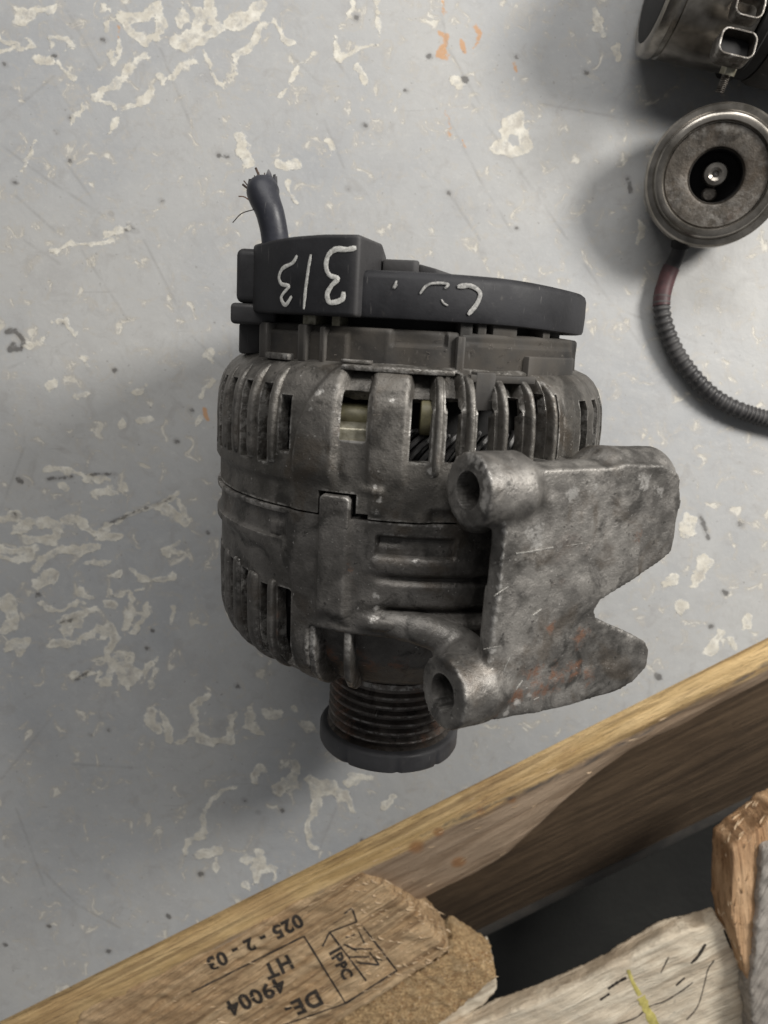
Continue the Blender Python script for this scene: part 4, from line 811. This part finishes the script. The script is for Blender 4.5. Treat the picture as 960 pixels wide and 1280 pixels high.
weath = slab('weathered_board', [(952, 1062), (1000, 1040), (1060, 1300), (1000, 1420), (945, 1320), (938, 1235), (947, 1160)], 8., 14, M['weathered'], 1.5, 1.8, .2, 13)
# painted stripe and cracks on the split board
def onray(px, py, o):
    """drop a point down the line of sight onto the object's real surface"""
    d = Vector(ray(px, py)).normalized(); org = Vector(CAM * S); inv = o.matrix_world.inverted()
    ok, loc, nrm, _ = o.ray_cast(inv @ org, (inv.to_3x3() @ d).normalized())
    return (np.array(loc) / S, np.array(nrm)) if ok else (None, None)
bpy.context.view_layer.update()
def decal(name, pts, wd, o, mat, lift=.12, n=6, rel=0):
    P = []
    q = spline([np.array([x, y, 0.]) for x, y in pts], n)
    for p in q:
        L, N = onray(p[0], p[1], o)
        if L is not None: P.append((L + N * lift, N))
    V = []; Fc = []
    for i, (p, nn_) in enumerate(P):
        t = P[min(i + 1, len(P) - 1)][0] - P[max(i - 1, 0)][0]; t /= (np.linalg.norm(t) + 1e-9); b = np.cross(t, nn_); b /= (np.linalg.norm(b) + 1e-9)
        w_ = wd * (.75 + .5 * random.random()) / 2; V += [tuple(p - b * w_ - nn_ * .1), tuple(p - b * w_ * .6), tuple(p + b * w_ * .6), tuple(p + b * w_ - nn_ * .1)]
    for i in range(len(P) - 1):
        for j in range(3): Fc.append((i * 4 + j, i * 4 + j + 1, i * 4 + 5 + j, i * 4 + 4 + j))
    if Fc: return mk(name, V, Fc, mat, o, True)
decal('paint_stripe', [(785, 1212), (792, 1230), (800, 1244)], 2.2, bark, M['yellow_paint'], .2)
decal('paint_stripe', [(801, 1246), (809, 1262), (820, 1285)], 4.2, bark, M['yellow_paint'], .2)
for pts, wd in [([(882, 1180), (872, 1196), (864, 1204)], 1.5), ([(866, 1228), (850, 1240), (830, 1252), (812, 1258), (795, 1272), (772, 1280)], .7), ([(905, 1162), (912, 1180), (916, 1186)], 1.2), ([(760, 1236), (772, 1228), (783, 1222)], 1.5), ([(750, 1250), (762, 1242)], 1.2), ([(893, 1200), (885, 1212), (880, 1232), (872, 1258), (858, 1275)], .6), ([(845, 1232), (856, 1222)], 1.0), ([(826, 1216), (836, 1196)], .7)]:
    decal('crack', pts, wd, bark, M['ink'], .14)
# export stamp: frame, columns and characters, printed on the block
def stroke(a, b, wd=.9):
    n = max(2, int(np.hypot(a[0] - b[0], a[1] - b[1]) / 10)); decal('stamp_line', [(a[0] + (b[0] - a[0]) * i / n, a[1] + (b[1] - a[1]) * i / n) for i in range(n + 1)], wd, blk, M['ink'], .22, 2)
for a, b in [((380, 1170), (432, 1254)), ((300, 1300), (432, 1254)), ((432, 1254), (496, 1213)), ((452, 1156), (496, 1213)), ((412, 1165), (458, 1226)), ((240, 1240), (380, 1170)), ((412, 1165), (403, 1183)), ((446, 1152), (412, 1165)), ((440, 1135), (446, 1152)), ((430, 1142), (440, 1135))]: stroke(a, b)
for a, b in [((430, 1180), (448, 1190)), ((436, 1196), (462, 1196)), ((440, 1186), (466, 1186)), ((446, 1203), (474, 1206)), ((462, 1190), (474, 1206)), ((432, 1172), (444, 1168)), ((448, 1163), (456, 1180)), ((470, 1198), (478, 1200))]: stroke(a, b, .8)
def text(s, px, py, size, ang, name='stamp_text'):
    L, N = onray(px, py, blk)
    if L is None: return
    cu = bpy.data.curves.new(name, 'FONT'); cu.body = s; cu.size = size * S; cu.align_x = 'CENTER'; cu.align_y = 'CENTER'; cu.offset = .0004; cu.space_character = 1.12
    o = bpy.data.objects.new(name, cu); COL.objects.link(o); bpy.context.view_layer.update()
    me = bpy.data.meshes.new_from_object(o.evaluated_get(bpy.context.evaluated_depsgraph_get())); bpy.data.objects.remove(o)
    bm = bmesh.new(); bm.from_mesh(me); bmesh.ops.subdivide_edges(bm, edges=[e for e in bm.edges if e.calc_length() > .002], cuts=1)
    ca, sa = cos(ang), sin(ang); W = L + PB; T = blk
    for v in bm.verts:
        x, y = v.co.x / S, v.co.y / S; gx = W[0] + x * ca - y * sa; gy = W[1] + x * sa + y * ca
        ok, loc, nrm, _ = blk.ray_cast(Vector(((gx - PB[0]) * S, (gy - PB[1]) * S, .25)), Vector((0, 0, -1)))
        z = (loc.z + .00025) if ok else L[2] * S
        v.co = ((gx - PB[0]) * S, (gy - PB[1]) * S, z)
    bm.to_mesh(me); bm.free(); me.materials.append(M['ink']); t = bpy.data.objects.new(name, me); COL.objects.link(t); t.parent = blk
ang = radians(180 + 27)
text('DE-', 379, 1254, 11.8, ang); text('49004', 318, 1241, 10.5, ang) if False else None
text('49004', 320, 1244, 11.6, ang); text('HT', 348, 1207, 10.8, ang)
text('025 - 2 - 03', 318, 1178, 9.8, ang); text('IPPC', 426, 1206, 7.6, ang + radians(90))
# board standing for the shadow, far lower runner and steel strip down in the gap
def bar(name, sec, s0, s1, mat, bw=1.5):
    n = len(sec); V = [e2(s0, d, z) for d, z in sec] + [e2(s1, d, z) for d, z in sec]
    o = mk(name, V, [tuple(range(n)), tuple(range(n, 2 * n))[::-1]] + [(i, (i + 1) % n, n + (i + 1) % n, n + i) for i in range(n)], mat, pal, True, PX, None); fixn(o); return bevel(o, bw, 2)
bar('shadow_board', [(-30, -56), (0, -27), (20, -30), (66, -50), (124, -86), (118, -100), (-30, -100)], -260, 700, M['brown'], 2.5)  # dark slope added in place of the shadow cast on the beam
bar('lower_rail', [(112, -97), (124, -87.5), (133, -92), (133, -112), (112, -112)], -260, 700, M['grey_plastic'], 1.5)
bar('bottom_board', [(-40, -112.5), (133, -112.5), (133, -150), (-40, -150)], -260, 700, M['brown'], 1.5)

# loose splinters standing on the broken wood, lint and dust on the alternator: too many and too small to count
def scatter(name, o, boxpx, n, Ls, Wd, angs, mats, parent, minz=.3, up=.4, curved=False):
    P = []; 
    for k in range(n):
        x = boxpx[0] + random.random() * (boxpx[2] - boxpx[0]); y = boxpx[1] + random.random() * (boxpx[3] - boxpx[1])
        L, N = onray(x, y, o)
        if L is None: continue
        if curved: t = rng.normal(0, 1, 3)
        else:
            a = angs + random.gauss(0, .22); t = np.array([cos(a), sin(a), 0])
        t = t - N * (t @ N); t /= np.linalg.norm(t); b = np.cross(t, N); Ln = Ls * (.4 + 1.1 * random.random()); w_ = Wd * (.5 + random.random()); h = up * random.random() * Ln * .25 + .15
        if curved:
            pts = [L + N * .1, L + t * Ln * .4 + N * (.3 + random.random() * .8) + b * random.gauss(0, .25) * Ln, L + t * Ln + N * (.1 + random.random() * .6)]
            P.append(tube(spline(pts, 3), w_, 4, False))
        else:
            V = [L - b * w_ - N * .4, L + b * w_ - N * .4, L + t * Ln + N * h, L + t * Ln * .35 + N * (h + w_ * .8)]
            P.append(([tuple(v) for v in V], [(0, 1, 3), (1, 2, 3), (2, 0, 3), (0, 2, 1)]))
    if P:
        q = mk(name, *join(*P), mats, parent, False); q['kind'] = 'stuff'; return q
bpy.context.view_layer.update()
M['splinter'] = simple('pale_splinter', (.48, .35, .21), (.74, .58, .40), 500, .85)
scatter('splinters', blk, (200, 1090, 560, 1280), 300, 5.5, .16, ga, M['splinter'], blk, up=.25)
scatter('splinters', blk, (430, 1095, 565, 1220), 200, 3.2, .26, ga - .5, M['splinter'], blk, up=.8)
scatter('splinters', chip, (480, 1190, 620, 1280), 400, 1.3, .28, 1.0, M['splinter'], chip, up=1.2)
scatter('splinters', raw, (900, 1005, 960, 1230), 60, 5, .2, 1.5, M['splinter'], raw, up=.6)
scatter('splinters', bm_o, (420, 880, 960, 1110), 160, 6, .14, ga, M['splinter'], bm_o, up=.2)
M['lint'] = simple('dust_lint', (.06, .05, .042), (.15, .13, .11), 600, .9)
scatter('lint', ring, (420, 425, 715, 470), 40, 1.5, .045, 0, M['lint'], ring, curved=True)
scatter('lint', rear, (440, 460, 640, 520), 45, 1.8, .045, 0, M['lint'], rear, curved=True)
